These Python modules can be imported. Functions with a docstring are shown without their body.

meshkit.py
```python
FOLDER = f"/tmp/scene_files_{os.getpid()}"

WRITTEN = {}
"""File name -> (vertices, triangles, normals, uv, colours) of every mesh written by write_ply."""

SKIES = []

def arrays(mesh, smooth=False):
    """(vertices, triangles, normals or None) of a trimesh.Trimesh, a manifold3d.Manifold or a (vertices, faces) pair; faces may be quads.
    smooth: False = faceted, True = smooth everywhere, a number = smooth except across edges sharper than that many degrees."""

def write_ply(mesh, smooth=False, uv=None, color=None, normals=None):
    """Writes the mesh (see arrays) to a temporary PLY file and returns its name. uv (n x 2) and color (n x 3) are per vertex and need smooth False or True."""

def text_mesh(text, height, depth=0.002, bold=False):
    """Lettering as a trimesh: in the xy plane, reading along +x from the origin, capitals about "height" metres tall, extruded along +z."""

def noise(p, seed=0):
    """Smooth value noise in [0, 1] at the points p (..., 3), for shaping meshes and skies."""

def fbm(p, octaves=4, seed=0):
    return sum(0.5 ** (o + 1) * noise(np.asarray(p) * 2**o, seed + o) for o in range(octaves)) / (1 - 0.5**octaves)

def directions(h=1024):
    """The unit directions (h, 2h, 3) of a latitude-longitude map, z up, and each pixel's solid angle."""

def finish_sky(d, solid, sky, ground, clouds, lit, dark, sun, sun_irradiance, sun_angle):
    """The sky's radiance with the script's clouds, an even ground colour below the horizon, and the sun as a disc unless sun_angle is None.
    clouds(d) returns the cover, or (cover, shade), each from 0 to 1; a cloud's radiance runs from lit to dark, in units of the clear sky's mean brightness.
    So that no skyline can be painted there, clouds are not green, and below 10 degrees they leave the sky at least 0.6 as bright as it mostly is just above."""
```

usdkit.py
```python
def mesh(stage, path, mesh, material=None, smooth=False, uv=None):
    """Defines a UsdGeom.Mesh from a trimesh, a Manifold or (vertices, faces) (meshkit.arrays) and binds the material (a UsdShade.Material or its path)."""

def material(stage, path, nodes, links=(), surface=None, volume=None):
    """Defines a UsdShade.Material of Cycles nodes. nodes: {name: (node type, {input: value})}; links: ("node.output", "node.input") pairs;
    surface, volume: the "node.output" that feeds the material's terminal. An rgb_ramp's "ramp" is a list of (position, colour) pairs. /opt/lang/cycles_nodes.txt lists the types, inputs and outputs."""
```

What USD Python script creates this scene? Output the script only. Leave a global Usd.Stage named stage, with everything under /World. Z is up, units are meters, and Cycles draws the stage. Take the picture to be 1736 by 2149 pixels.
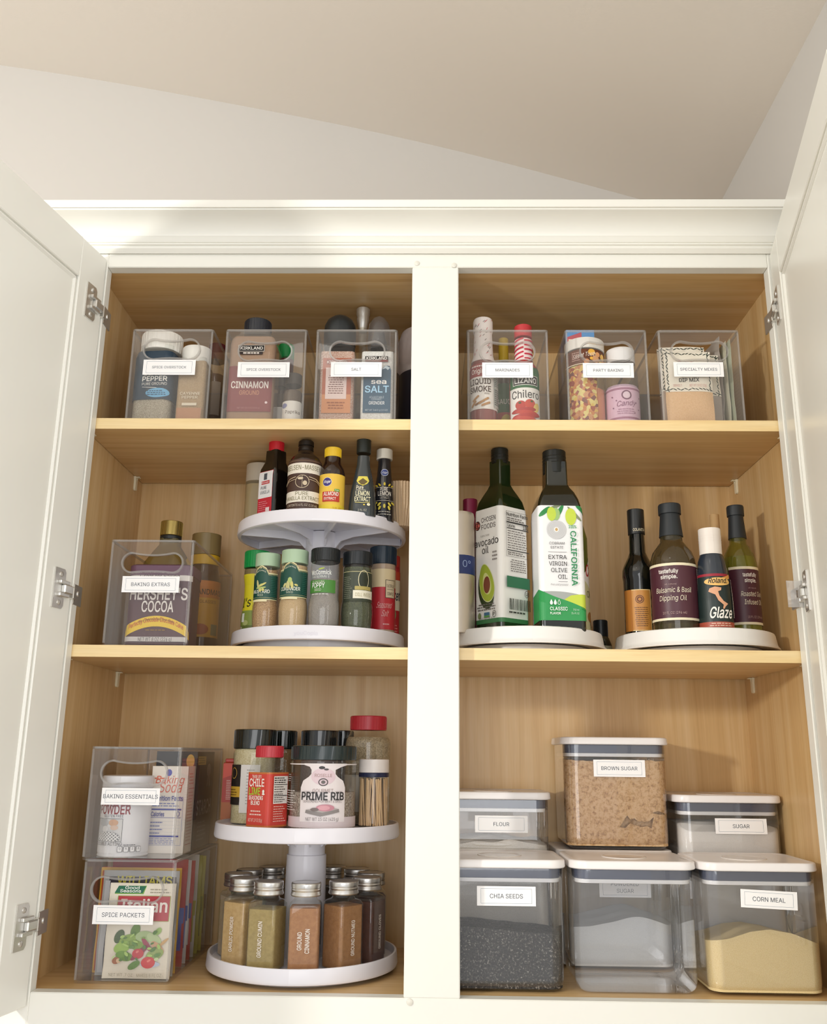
import math, random
import numpy as np, trimesh, meshkit, usdkit
import manifold3d as m3
from pxr import Usd, UsdGeom, UsdLux, UsdShade, Gf, Sdf, Vt
from shapely.geometry import Polygon, LineString, Point, box as sbox
from shapely.ops import unary_union
from shapely import affinity

stage = Usd.Stage.CreateInMemory()
UsdGeom.SetStageUpAxis(stage, 'Z'); UsdGeom.SetStageMetersPerUnit(stage, 1.0)
UsdGeom.Xform.Define(stage, '/World'); UsdGeom.Scope.Define(stage, '/World/Looks')
rnd = random.Random(7)
PI = math.pi

# ---------------------------------------------------------------- camera
FPX, PITCH, YAW, ROLL = 1917.18, math.radians(14.87495), math.radians(1.16829), math.radians(0.63035)
C = np.array([-0.0038, -1.2289, 0.28714])
def _rot():
    cp, sp, cy, sy, cr, sr = math.cos(PITCH), math.sin(PITCH), math.cos(YAW), math.sin(YAW), math.cos(ROLL), math.sin(ROLL)
    Rz = np.array([[cy, -sy, 0], [sy, cy, 0], [0, 0, 1]])
    r, f, u = Rz @ [1, 0, 0], Rz @ [0, cp, sp], Rz @ [0, -sp, cp]
    return cr * r + sr * u, -sr * r + cr * u, f
R_, U_, F_ = _rot()
cam = UsdGeom.Camera.Define(stage, '/World/camera')
cam.AddTransformOp().Set(Gf.Matrix4d(*R_, 0, *U_, 0, *(-F_), 0, *C, 1))
cam.CreateHorizontalApertureAttr(36.0); cam.CreateVerticalApertureAttr(36.0 * 2149 / 1736)
cam.CreateFocalLengthAttr(36.0 * FPX / 1736); cam.CreateClippingRangeAttr(Gf.Vec2f(0.05, 50))
cam.CreateExposureAttr(0.04)

# ---------------------------------------------------------------- light
dome = UsdLux.DomeLight.Define(stage, '/World/room_daylight')
dome.CreateIntensityAttr(0.25); dome.CreateColorAttr(Gf.Vec3f(0.98, 0.99, 1.0))
def lamp(kind, name, loc, r, power, col):
    l = kind.Define(stage, '/World/' + name); l.AddTranslateOp().Set(Gf.Vec3d(*loc)); l.CreateRadiusAttr(r)
    l.CreateIntensityAttr(power); l.CreateColorAttr(Gf.Vec3f(*col)); return l
lamp(UsdLux.SphereLight, 'pendant_lamp_light', (-1.62, -1.58, 0.70), 0.07, 430.0, (1.0, 0.97, 0.90))
lamp(UsdLux.DiskLight, 'ceiling_downlight_light', (-0.35, -1.15, 1.40), 0.09, 3.0, (1.0, 0.97, 0.92))
def window_light(name, loc, w, h, power, col):
    """A window of the kitchen, out of the picture, facing the middle of the cabinet."""
    l = UsdLux.RectLight.Define(stage, '/World/' + name); p = np.array(loc, float); z = p - [0, 0, p[2]]; z /= np.linalg.norm(z); up = np.array([0, 0, 1.0]); x = np.cross(up, z)
    l.AddTransformOp().Set(Gf.Matrix4d(*x, 0, *up, 0, *z, 0, *p, 1)); l.CreateWidthAttr(w); l.CreateHeightAttr(h); l.CreateIntensityAttr(power); l.CreateColorAttr(Gf.Vec3f(*col))
window_light('right_window_light', (1.95, -1.65, 0.50), 1.5, 1.5, 5.0, (0.98, 0.99, 1.0))
window_light('far_window_light', (-0.1, -3.5, 0.45), 1.7, 1.5, 2.9, (0.98, 0.99, 1.0))

# ---------------------------------------------------------------- pixel to point
def W(u, v, y):
    """The point where the sight line of pixel (u, v) of the 1736 x 2149 picture meets the plane at depth y."""
    d = F_ + R_ * (u - 868) / FPX - U_ * (v - 1074.5) / FPX
    return C + (y - C[1]) / d[1] * d
def WX(u, v, x):
    d = F_ + R_ * (u - 868) / FPX - U_ * (v - 1074.5) / FPX
    return C + (x - C[0]) / d[0] * d
def span(u0, u1, v, y):
    a, b = W(u0, v, y), W(u1, v, y)
    return (a[0] + b[0]) / 2, (b[0] - a[0]) / 2
def zz(v, u, y): return W(u, v, y)[2]

# ---------------------------------------------------------------- colour and materials
def lin(c):
    if isinstance(c, str):
        c = [int(c[i:i + 2], 16) / 255 for i in (1, 3, 5)]
        c = [x / 12.92 if x <= 0.04045 else ((x + 0.055) / 1.055) ** 2.4 for x in c]
    return tuple(c)
MATS = {}
def mk(name, *a, **k):
    if name not in MATS: MATS[name] = usdkit.material(stage, '/World/Looks/' + name, *a, **k)
    return MATS[name]
def plain(c, rough=0.4, coat=0.0, metal=0.0):
    n = f"plain_{c.strip('#')}_{int(rough * 100)}_{int(coat * 100)}_{int(metal * 100)}"
    return mk(n, {'p': ('principled_bsdf', {'base_color': lin(c), 'roughness': rough, 'coat_weight': coat, 'metallic': metal})}, surface='p.BSDF')
def paint(name, c, rough=0.35, bump=0.02, scale=180):
    return mk(name, {'g': ('texture_coordinate', {}), 'n': ('noise_texture', {'scale': scale, 'detail': 3}), 'b': ('bump', {'strength': bump, 'distance': 0.002}),
                     'p': ('principled_bsdf', {'base_color': lin(c), 'roughness': rough})},
              [('g.object', 'n.vector'), ('n.fac', 'b.height'), ('b.normal', 'p.normal')], surface='p.BSDF')
def wood(name, sc, c1, c2, c3, rough=0.42):
    return mk(name, {'g': ('texture_coordinate', {}), 'm': ('mapping', {'scale': sc}), 'n': ('noise_texture', {'scale': 1.0, 'detail': 6, 'roughness': 0.6, 'distortion': 0.6}),
                     'm2': ('mapping', {'scale': tuple(x * 7 for x in sc)}), 'n2': ('noise_texture', {'scale': 1.0, 'detail': 3}),
                     'r': ('rgb_ramp', {'ramp': [(0.25, lin(c1)), (0.5, lin(c2)), (0.78, lin(c3))]}),
                     'r2': ('rgb_ramp', {'ramp': [(0.3, (0.95, 0.935, 0.91)), (0.6, (1, 1, 1))]}),
                     'x': ('mix', {'mix_type': 'multiply', 'fac': 1.0}),
                     'p': ('principled_bsdf', {'roughness': rough, 'coat_weight': 0.15, 'coat_roughness': 0.25})},
              [('g.object', 'm.vector'), ('m.vector', 'n.vector'), ('g.object', 'm2.vector'), ('m2.vector', 'n2.vector'), ('n.fac', 'r.fac'), ('n2.fac', 'r2.fac'),
               ('r.color', 'x.color1'), ('r2.color', 'x.color2'), ('x.color', 'p.base_color')], surface='p.BSDF')
def powder(name, c1, c2, scale=900, rough=0.9, c3=None, w=(0.38, 0.6), bump=0.3):
    ramp = [(w[0], lin(c1)), (w[1], lin(c2))] + ([(min(w[1] + 0.12, 1), lin(c3))] if c3 else [])
    return mk(name, {'g': ('texture_coordinate', {}), 'n': ('noise_texture', {'scale': scale, 'detail': 3, 'roughness': 0.7}), 'r': ('rgb_ramp', {'ramp': ramp}),
                     'b': ('bump', {'strength': bump, 'distance': 0.001}), 'p': ('principled_bsdf', {'roughness': rough})},
              [('g.object', 'n.vector'), ('n.fac', 'r.fac'), ('r.color', 'p.base_color'), ('n.fac', 'b.height'), ('b.normal', 'p.normal')], surface='p.BSDF')
def clear(name, tint=(0.97, 0.97, 0.97), haze=0.03, hc=(0.8, 0.8, 0.8), ior=1.45, rough=0.02, boost=1.0):
    """A clear wall: see-through tinted, with mirror-like reflection by angle and a little surface haze."""
    return mk(name, {'t': ('transparent_bsdf', {'color': tint}), 'g': ('glossy_bsdf', {'color': (1, 1, 1), 'roughness': rough}), 'f': ('fresnel', {'IOR': ior}), 'gm': ('geometry', {}),
                     'o': ('math', {'math_type': 'subtract', 'value1': boost}), 'k': ('math', {'math_type': 'multiply', 'use_clamp': True}), 'd': ('diffuse_bsdf', {'color': hc}), 'h': ('mix_closure', {'fac': haze}), 'm': ('mix_closure', {})},
              [('gm.backfacing', 'o.value2'), ('o.value', 'k.value2'), ('f.fac', 'k.value1'), ('k.value', 'm.fac'), ('t.BSDF', 'h.closure1'), ('d.BSDF', 'h.closure2'), ('h.closure', 'm.closure1'), ('g.BSDF', 'm.closure2')], surface='m.closure')
PAINT = paint('white_paint', '#eeede5', 0.3)
WALL = paint('wall_paint', '#c8c4be', 0.7, 0.05, 300)
CEIL = paint('ceiling_paint', '#ddd6cc', 0.8, 0.05, 300)
WOODV = wood('maple_upright', (42, 42, 1.6), '#c79d65', '#d8b47e', '#e5c89b')
WOODH = wood('maple_lengthwise', (1.6, 42, 42), '#c79d65', '#d8b47e', '#e5c89b')
EDGE = wood('maple_edge_band', (3.5, 30, 60), '#e8c78c', '#f2d7a0', '#f7e0b0')
ACR = clear('clear_acrylic', (0.972, 0.968, 0.966), 0.030, (0.75, 0.73, 0.72), 1.5)
ACRRIM = clear('clear_acrylic_rim', (0.85, 0.84, 0.83), 0.16, (0.85, 0.82, 0.79))
OXO = clear('clear_container_plastic', (0.972, 0.971, 0.974), 0.030, (0.88, 0.88, 0.88), 1.5, 0.02, 1.7)
GLASS = clear('clear_glass', (0.95, 0.96, 0.95), 0.02, (0.8, 0.8, 0.8), 1.5)
PRINT = mk('label_print', {'a': ('attribute', {'attribute': 'ink'}), 'p': ('principled_bsdf', {'roughness': 0.42})}, [('a.color', 'p.base_color')], surface='p.BSDF')
WHITEPL = plain('#f4f2f2', 0.28)
METAL = plain('#dcdad5', 0.32, 0, 0.8)
SILVERLID = plain('#d8d6d2', 0.33, 0, 1.0)

# ---------------------------------------------------------------- stage helpers
used = {}
def numbered(parent, name):
    k = (parent, name); n = used.get(k, 0); used[k] = n + 1
    return name if n == 0 else f'{name}_{n:03d}'
def tag(p, label=None, cat=None, group=None, kind=None):
    for k, v in (('label', label), ('category', cat), ('group', group), ('kind', kind)):
        if v: p.SetCustomDataByKey(k, v)
    return p
def thing(name, label, cat, loc=(0, 0, 0), rotz=0.0, group=None, kind=None):
    x = UsdGeom.Xform.Define(stage, '/World/' + numbered('/World', name))
    x.AddTranslateOp().Set(Gf.Vec3d(*map(float, loc)))
    if rotz: x.AddRotateZOp().Set(float(rotz))
    return tag(x.GetPrim(), label, cat, group, kind)
def arr(m):
    if isinstance(m, list): m = cat(m)
    return m
def part(parent, name, mesh, mat, smooth=35, label=None, kind=None):
    pp = str(parent.GetPath()) if parent else '/World'
    me = usdkit.mesh(stage, pp + '/' + numbered(pp, name), arr(mesh), mat, smooth=smooth)
    p = me.GetPrim(); tag(p, label, kind=kind)
    return p
def tm(m):
    v, f, _ = meshkit.arrays(m); return trimesh.Trimesh(v, f, process=False)
def cat(ms): return trimesh.util.concatenate([tm(m) for m in ms])
def mv(m, x=0, y=0, z=0):
    m = tm(m).copy(); m.apply_translation([x, y, z]); return m
def rot(m, deg, axis=(0, 0, 1), at=(0, 0, 0)):
    m = tm(m).copy(); m.apply_transform(trimesh.transformations.rotation_matrix(math.radians(deg), axis, at)); return m
def bx(x0, x1, y0, y1, z0, z1, c=0.0):
    if c <= 0:
        m = trimesh.creation.box([x1 - x0, y1 - y0, z1 - z0]); m.apply_translation([(x0 + x1) / 2, (y0 + y1) / 2, (z0 + z1) / 2]); return m
    pts = [(x, y, z) for X, Y, Z in ((0, c, c), (c, 0, c), (c, c, 0)) for x in (x0 + X, x1 - X) for y in (y0 + Y, y1 - Y) for z in (z0 + Z, z1 - Z)]
    return tm(m3.Manifold.hull_points(np.array(pts, float)))
def tube(pts, r, n=8):
    pts = np.array(pts, float); V, Fc = [], []
    for i, p in enumerate(pts):
        d = pts[min(i + 1, len(pts) - 1)] - pts[max(i - 1, 0)]; d /= np.linalg.norm(d) + 1e-12
        a = np.cross(d, [0, 0, 1.0]) if abs(d[2]) < 0.9 else np.cross(d, [1.0, 0, 0]); a /= np.linalg.norm(a); b = np.cross(d, a)
        V += [p + r * (math.cos(t) * a + math.sin(t) * b) for t in np.linspace(0, 2 * PI, n, endpoint=False)]
    for i in range(len(pts) - 1):
        for k in range(n):
            q = [i * n + k, i * n + (k + 1) % n, (i + 1) * n + (k + 1) % n, (i + 1) * n + k]; Fc += [[q[0], q[1], q[2]], [q[0], q[2], q[3]]]
    V = list(V) + [pts[0], pts[-1]]; a, b = len(V) - 2, len(V) - 1; o = (len(pts) - 1) * n
    for k in range(n): Fc += [[a, (k + 1) % n, k], [b, o + k, o + (k + 1) % n]]
    return trimesh.Trimesh(np.array(V), np.array(Fc), process=False)

class Body:
    """A stack of rounded rectangles (z, half width, half depth, corner radius); a full corner radius is a circle. Front faces -y."""
    maxe = 0.0035
    def __init__(s, rings):
        s.r = np.array([(z, hx, hy, min(r, hx, hy)) for z, hx, hy, r in rings], float)
    def mesh(s, m=9, caps=True):
        V, Fc, N = [], [], 4 * (m + 1)
        for z, hx, hy, r in s.r:
            for q in range(4):
                sx, sy = (1, 1, -1, -1)[q], (-1, 1, 1, -1)[q]
                for k in range(m + 1):
                    t = PI / 2 * (k / m) + (-PI / 2 + q * PI / 2)
                    V.append((sx * (hx - r) + r * math.cos(t), sy * (hy - r) + r * math.sin(t), z))
        for i in range(len(s.r) - 1):
            for k in range(N):
                a, b, c, d = i * N + k, i * N + (k + 1) % N, (i + 1) * N + (k + 1) % N, (i + 1) * N + k
                Fc += [[a, b, c], [a, c, d]]
        if caps:
            for i, fl in ((0, 1), (len(s.r) - 1, 0)):
                V.append((0, 0, s.r[i, 0])); c = len(V) - 1
                for k in range(N):
                    a, b = i * N + k, i * N + (k + 1) % N
                    Fc.append([c, b, a] if fl else [c, a, b])
        return trimesh.Trimesh(np.array(V), np.array(Fc), process=False)
    def inset(s, t, top=None, bot=0.0):
        z0 = s.r[0, 0] + (bot or t); z1 = top if top is not None else s.r[-1, 0] - t
        zs = [z0] + [z for z in s.r[:, 0] if z0 < z < z1] + [z1]
        return Body([(z, *(max(np.interp(z, s.r[:, 0], s.r[:, k]) - t, 1e-4) for k in (1, 2, 3))) for z in zs])
    def map(s, uv, off):
        u, v = uv[:, 0], uv[:, 1]; Z = s.r[:, 0] + np.arange(len(s.r)) * 1e-9
        hx, hy, r = (np.interp(v, Z, s.r[:, k]) for k in (1, 2, 3))
        sg, a = np.sign(u), np.abs(u); L1, A, L2 = hx - r, r * PI / 2, 2 * (hy - r); rr = np.maximum(r, 1e-6)
        t1 = np.clip((a - L1) / rr, 0, PI / 2); t2 = np.clip((a - L1 - A - L2) / rr, 0, PI / 2); b = np.clip(a - L1 - 2 * A - L2, 0, None)
        seg2 = a > L1 + A + 1e-12; seg3 = a > L1 + A + L2
        px = np.where(seg3, L1 + r * np.cos(t2) - b, np.where(seg2, hx, np.minimum(a, L1) + r * np.sin(t1)))
        py = np.where(seg3, hy - r + r * np.sin(t2), np.where(seg2, -(hy - r) + (a - L1 - A), -(hy - r) - r * np.cos(t1)))
        nx = np.where(seg3, np.cos(t2), np.sin(t1)); ny = np.where(seg3, np.sin(t2), -np.cos(t1))
        return np.stack([sg * (px + nx * off), py + ny * off, v], 1)
class Flat:
    """A flat face: origin, the direction read along, facing outward along n."""
    maxe = 0
    def __init__(s, o=(0, 0, 0), x=(1, 0, 0), n=(0, -1, 0)):
        s.o, s.x, s.n = (np.array(a, float) for a in (o, x, n)); s.z = np.cross(s.n, s.x) * 1.0
    def map(s, uv, off): return s.o + uv[:, :1] * s.x + uv[:, 1:] * s.z + off * s.n
class Packet:
    """A crimped sachet: w wide, h tall, t thick in the middle, with small creases."""
    maxe = 0.006
    def __init__(s, w, h, t, seed=0, lean=0.0, wave=0.0012): s.w, s.h, s.t, s.seed, s.lean, s.wave = w, h, t, seed, lean, wave
    def bulge(s, u, v):
        a, b = np.clip(np.abs(2 * u / s.w), 0, 1), np.clip(np.abs(2 * v / s.h - 1), 0, 1)
        return s.t / 2 * (1 - a ** 4) * (1 - b ** 6) + 0.0003
    def mid(s, u, v): return s.wave * (np.sin(u * 90 + s.seed) * np.cos(v * 55 + s.seed * 2.3) + 0.6 * np.sin(v * 120 + s.seed * 1.7 + u * 60)) + s.lean * v
    def map(s, uv, off):
        u, v = uv[:, 0], uv[:, 1]
        return np.stack([u, s.mid(u, v) - s.bulge(u, v) - off, v], 1)
    def mesh(s, nu=16, nv=24):
        U, V = np.meshgrid(np.linspace(-s.w / 2, s.w / 2, nu), np.linspace(0, s.h, nv)); u, v = U.ravel(), V.ravel()
        f = np.stack([u, s.mid(u, v) - s.bulge(u, v), v], 1); b = np.stack([u, s.mid(u, v) + s.bulge(u, v), v], 1); n = len(u); Fc = []
        for j in range(nv - 1):
            for i in range(nu - 1):
                a = j * nu + i; q = [a, a + 1, a + nu + 1, a + nu]
                Fc += [[q[0], q[1], q[2]], [q[0], q[2], q[3]], [n + q[0], n + q[2], n + q[1]], [n + q[0], n + q[3], n + q[2]]]
        bd = [i for i in range(nu)] + [j * nu + nu - 1 for j in range(1, nv)] + [(nv - 1) * nu + i for i in range(nu - 2, -1, -1)] + [j * nu for j in range(nv - 2, 0, -1)]
        for a, c in zip(bd, bd[1:] + bd[:1]): Fc += [[a, n + a, n + c], [a, n + c, c]]
        return trimesh.Trimesh(np.vstack([f, b]), np.array(Fc), process=False)

_tc = {}
def glyphs(s, bold):
    if (s, bold) not in _tc:
        m = meshkit.text_mesh(s, 1.0, 0.01, bold); v, f = np.array(m.vertices), np.array(m.faces)
        f = f[(v[f][:, :, 2] > 0.005).all(1)]; idx, inv = np.unique(f, return_inverse=True)
        _tc[(s, bold)] = (v[idx][:, :2], inv.reshape(f.shape))
    return _tc[(s, bold)]
def tris(g):
    vs, fs, n = [], [], 0
    for p in getattr(g, 'geoms', [g]):
        if p.is_empty or p.geom_type != 'Polygon': continue
        v, f = trimesh.creation.triangulate_polygon(p, engine='earcut'); vs.append(v); fs.append(f + n); n += len(v)
    return np.vstack(vs), np.vstack(fs)
class Label:
    """Flat print: shapes and letters in a label's own plane (u along, v up, metres), wrapped on a surface as one mesh with ink colours."""
    def __init__(s, surf): s.surf, s.L, s.lv = surf, [], 0
    def _add(s, v, f, c, lv=None):
        if lv is None: s.lv += 1; lv = s.lv
        s.L.append((np.asarray(v, float)[:, :2], f, lin(c), lv)); return s
    def poly(s, p, c, lv=None):
        g = p if hasattr(p, 'geom_type') else Polygon(p)
        return s if g.is_empty else s._add(*tris(g), c, lv)
    def rect(s, u0, v0, u1, v1, c, r=0.0, lv=None):
        g = sbox(u0, v0, u1, v1)
        if r: g = g.buffer(-r).buffer(r, 6)
        return s.poly(g, c, lv)
    def ell(s, u, v, a, b, c, rot_=0, lv=None): return s.poly(affinity.rotate(affinity.scale(Point(u, v).buffer(1, 12), a, b), rot_), c, lv)
    def line(s, pts, w, c, lv=None): return s.poly(LineString(pts).buffer(w / 2, 3), c, lv)
    def frame(s, u0, v0, u1, v1, w, c): return s.poly(sbox(u0, v0, u1, v1).difference(sbox(u0 + w, v0 + w, u1 - w, v1 - w)), c)
    def ring(s, u, v, a, b, w, c): return s.poly(affinity.scale(Point(u, v).buffer(1, 12), a, b).difference(affinity.scale(Point(u, v).buffer(1, 12), a - w, b - w)), c)
    def text(s, t, u, v, h, c, w=None, al='c', bold=False, ital=0.0, deg=0, arch=0.0, lv=None):
        p, f = glyphs(t, bold); p = p * h
        lo, hi = p[:, 0].min(), p[:, 0].max(); sx = (w / (hi - lo)) if w else 1.0
        p = np.stack([(p[:, 0] - lo) * sx, p[:, 1]], 1); W_ = (hi - lo) * sx
        p[:, 0] += p[:, 1] * ital - (W_ / 2 if al == 'c' else W_ if al == 'r' else 0)
        if arch: p[:, 1] += arch * (1 - (2 * p[:, 0] / W_) ** 2)
        a = math.radians(deg); p = np.stack([p[:, 0] * math.cos(a) - p[:, 1] * math.sin(a) + u, p[:, 0] * math.sin(a) + p[:, 1] * math.cos(a) + v], 1)
        return s._add(p, f, c, lv)
    def rows(s, u0, u1, vtop, vbot, n, c, fill=0.9, h=0.5, al='l', seed=1):
        """Rows of print too small to read: short dashes."""
        q = random.Random(seed); st = (vtop - vbot) / n; g = []
        for i in range(n):
            v = vtop - (i + 0.5) * st; L = (u1 - u0) * fill * (0.75 + 0.25 * q.random()); x = u0 if al == 'l' else (u0 + u1 - L) / 2; e = x + L
            while x < e:
                d = min((u1 - u0) * (0.06 + 0.12 * q.random()), e - x); g.append(sbox(x, v - st * h / 2, x + d, v + st * h / 2)); x += d + (u1 - u0) * 0.03
        for x in g: s._add([(a, b) for a, b in list(x.exterior.coords)[:4]], np.array([[0, 2, 1], [0, 3, 2]]), c, s.lv + 1)
        s.lv += 1; return s
    def build(s, parent, name='label', label=None, base=0.0004):
        V, Fc, K, n = [], [], [], 0
        for v, f, c, lv in s.L:
            e = s.surf.maxe
            if e:
                v3, f3 = trimesh.remesh.subdivide_to_size(np.c_[v, np.zeros(len(v))], f, e, max_iter=12); v, f = v3[:, :2], f3
            a = v[f[:, 1]] - v[f[:, 0]]; b = v[f[:, 2]] - v[f[:, 0]]; neg = (a[:, 0] * b[:, 1] - a[:, 1] * b[:, 0]) < 0
            f = np.array(f); f[neg] = f[neg][:, ::-1]; ui, inv = np.unique(f, return_inverse=True); v, f = v[ui], inv.reshape(f.shape)
            V.append(s.surf.map(v, base + 0.00011 * lv)); Fc.append(f + n); K.append(np.tile(c, (len(v), 1))); n += len(v)
        pp = str(parent.GetPath())
        m = usdkit.mesh(stage, pp + '/' + numbered(pp, name), (np.vstack(V), np.vstack(Fc)), PRINT)
        UsdGeom.PrimvarsAPI(m).CreatePrimvar('ink', Sdf.ValueTypeNames.Color3fArray, 'vertex').Set(Vt.Vec3fArray.FromNumpy(np.vstack(K).astype(np.float32)))
        return tag(m.GetPrim(), label)

# ================================================================ the setting
XL, XR, ZT, SW, FT, YB = -0.4945, 0.4945, 0.9931, 0.0345, 0.0194, 0.303
Z1, Z2, TS, YS, SI = 0.7588, 0.4282, 0.0163, 0.021, 0.5127
YW, XW = 0.330, 0.5305
def setting(name, mesh, mat, label, cat_='room', smooth=35):
    p = part(None, name, mesh, mat, smooth); return tag(p, label, cat_, kind='structure')
prof = [(-2.6, 1.86), (-1.8, 1.765), (-1.3, 1.702), (-0.8936, 1.6457), (-0.7034, 1.612), (-0.4617, 1.5605), (-0.2519, 1.514), (-0.0437, 1.4655), (0.1735, 1.400), (0.3972, 1.3296), (XW, 1.2860)]
px = np.linspace(-2.6, XW, 40); pz = np.interp(px, *zip(*prof)); pz = np.convolve(np.pad(pz, 2, mode='reflect', reflect_type='odd'), np.ones(5) / 5, 'valid')
def extr_y(poly, y0, y1):
    m = trimesh.creation.extrude_polygon(Polygon(poly), y1 - y0, engine='earcut'); v = np.array(m.vertices)
    m.vertices = np.stack([v[:, 0], y1 - v[:, 2], v[:, 1]], 1); return m
low = list(zip(px, pz))
setting('ceiling', extr_y(low + [(XW + 0.08, pz[-1]), (XW + 0.08, pz[-1] + 0.1)] + [(x, z + 0.1) for x, z in low[::-1]], -2.6, YW + 0.08), CEIL, 'warm grey vaulted ceiling sloping down towards the right wall', 'ceiling')
setting('wall_back', bx(-2.6, XW + 0.08, YW, YW + 0.08, -1.37, 1.95), WALL, 'light greige wall above and behind the cabinet', 'wall')
setting('wall_right', bx(XW, XW + 0.08, -0.8, YW, -1.37, 1.5), WALL, 'light greige side wall beside the open right cabinet door', 'wall')

setting('floor', bx(-2.6, XW, -2.6, YW, -1.45, -1.37), paint('floor_wood', '#b5a288', .4), 'light brown kitchen floor', 'floor')

# ================================================================ the cabinet
cab = thing('kitchen_cabinet', 'cream painted double wall cabinet with both doors open and maple inside', 'cabinet')
OUT = XW - 0.0005
def frame_bar(name, x0, x1, z0, z1): return part(cab, name, bx(x0, x1, 0, FT, z0, z1, 0.0012), PAINT, 20)
frame_bar('frame_stile', -OUT, XL, -0.07, ZT + 0.055); frame_bar('frame_stile', -SW, SW, 0.0, ZT); frame_bar('frame_stile', XR, OUT, -0.07, ZT + 0.055)
frame_bar('frame_rail', XL, XR, ZT, ZT + 0.055); frame_bar('frame_rail', XL, XR, -0.07, 0.0)
part(cab, 'side_panel', bx(-OUT, -SI, FT, YW - 0.0005, -0.02, ZT + 0.02), WOODV); part(cab, 'side_panel', bx(SI, OUT, FT, YW - 0.0005, -0.02, ZT + 0.02), WOODV)
part(cab, 'back_panel', bx(-SI, SI, YB, YB + 0.006, -0.002, ZT + 0.002), WOODV)
part(cab, 'top_panel', bx(-SI, SI, FT, YB, ZT + 0.0005, ZT + 0.018), WOODH)
part(cab, 'bottom_panel', bx(-SI, SI, FT, YB, -0.018, -0.0004), WOODH)
cp = [(-0.0005, zz(533, 500, 0))]
for v, y in ((532, -.004), (524, -.0085), (521, -.010), (518, -.0095), (516, -.010), (513, -.013), (510, -.0125), (508, -.0145), (497, -.0185), (495, -.0195), (490, -.0205), (480, -.024), (470, -.029), (460, -.0355), (450, -.043), (442, -.050), (440, -.0515), (436, -.052), (434.5, -.0555), (420, -.0565), (419, -.0555)): cp.append((y, zz(v, 500, y)))
cp += [(-0.0005, cp[-1][1])]
m = trimesh.creation.extrude_polygon(Polygon(cp), OUT + 0.056 + OUT, engine='earcut'); v = np.array(m.vertices); m.vertices = np.stack([v[:, 2] - OUT - 0.056, v[:, 0], v[:, 1]], 1); m.invert() if m.volume < 0 else None
part(cab, 'crown_molding', m, PAINT, 25)
for u, v in ((875, 553), (953, 557), (860, 2103)):
    p = W(u, v, 0); part(cab, 'bumper_dot', rot(Body([(0, .004, .004, .004), (.0012, .0038, .0038, .004), (.002, .002, .002, .004)]).mesh(5), 90, (1, 0, 0)).apply_translation([p[0], -0.0001, p[2]]), plain('#e2dfd4', .25))

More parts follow.
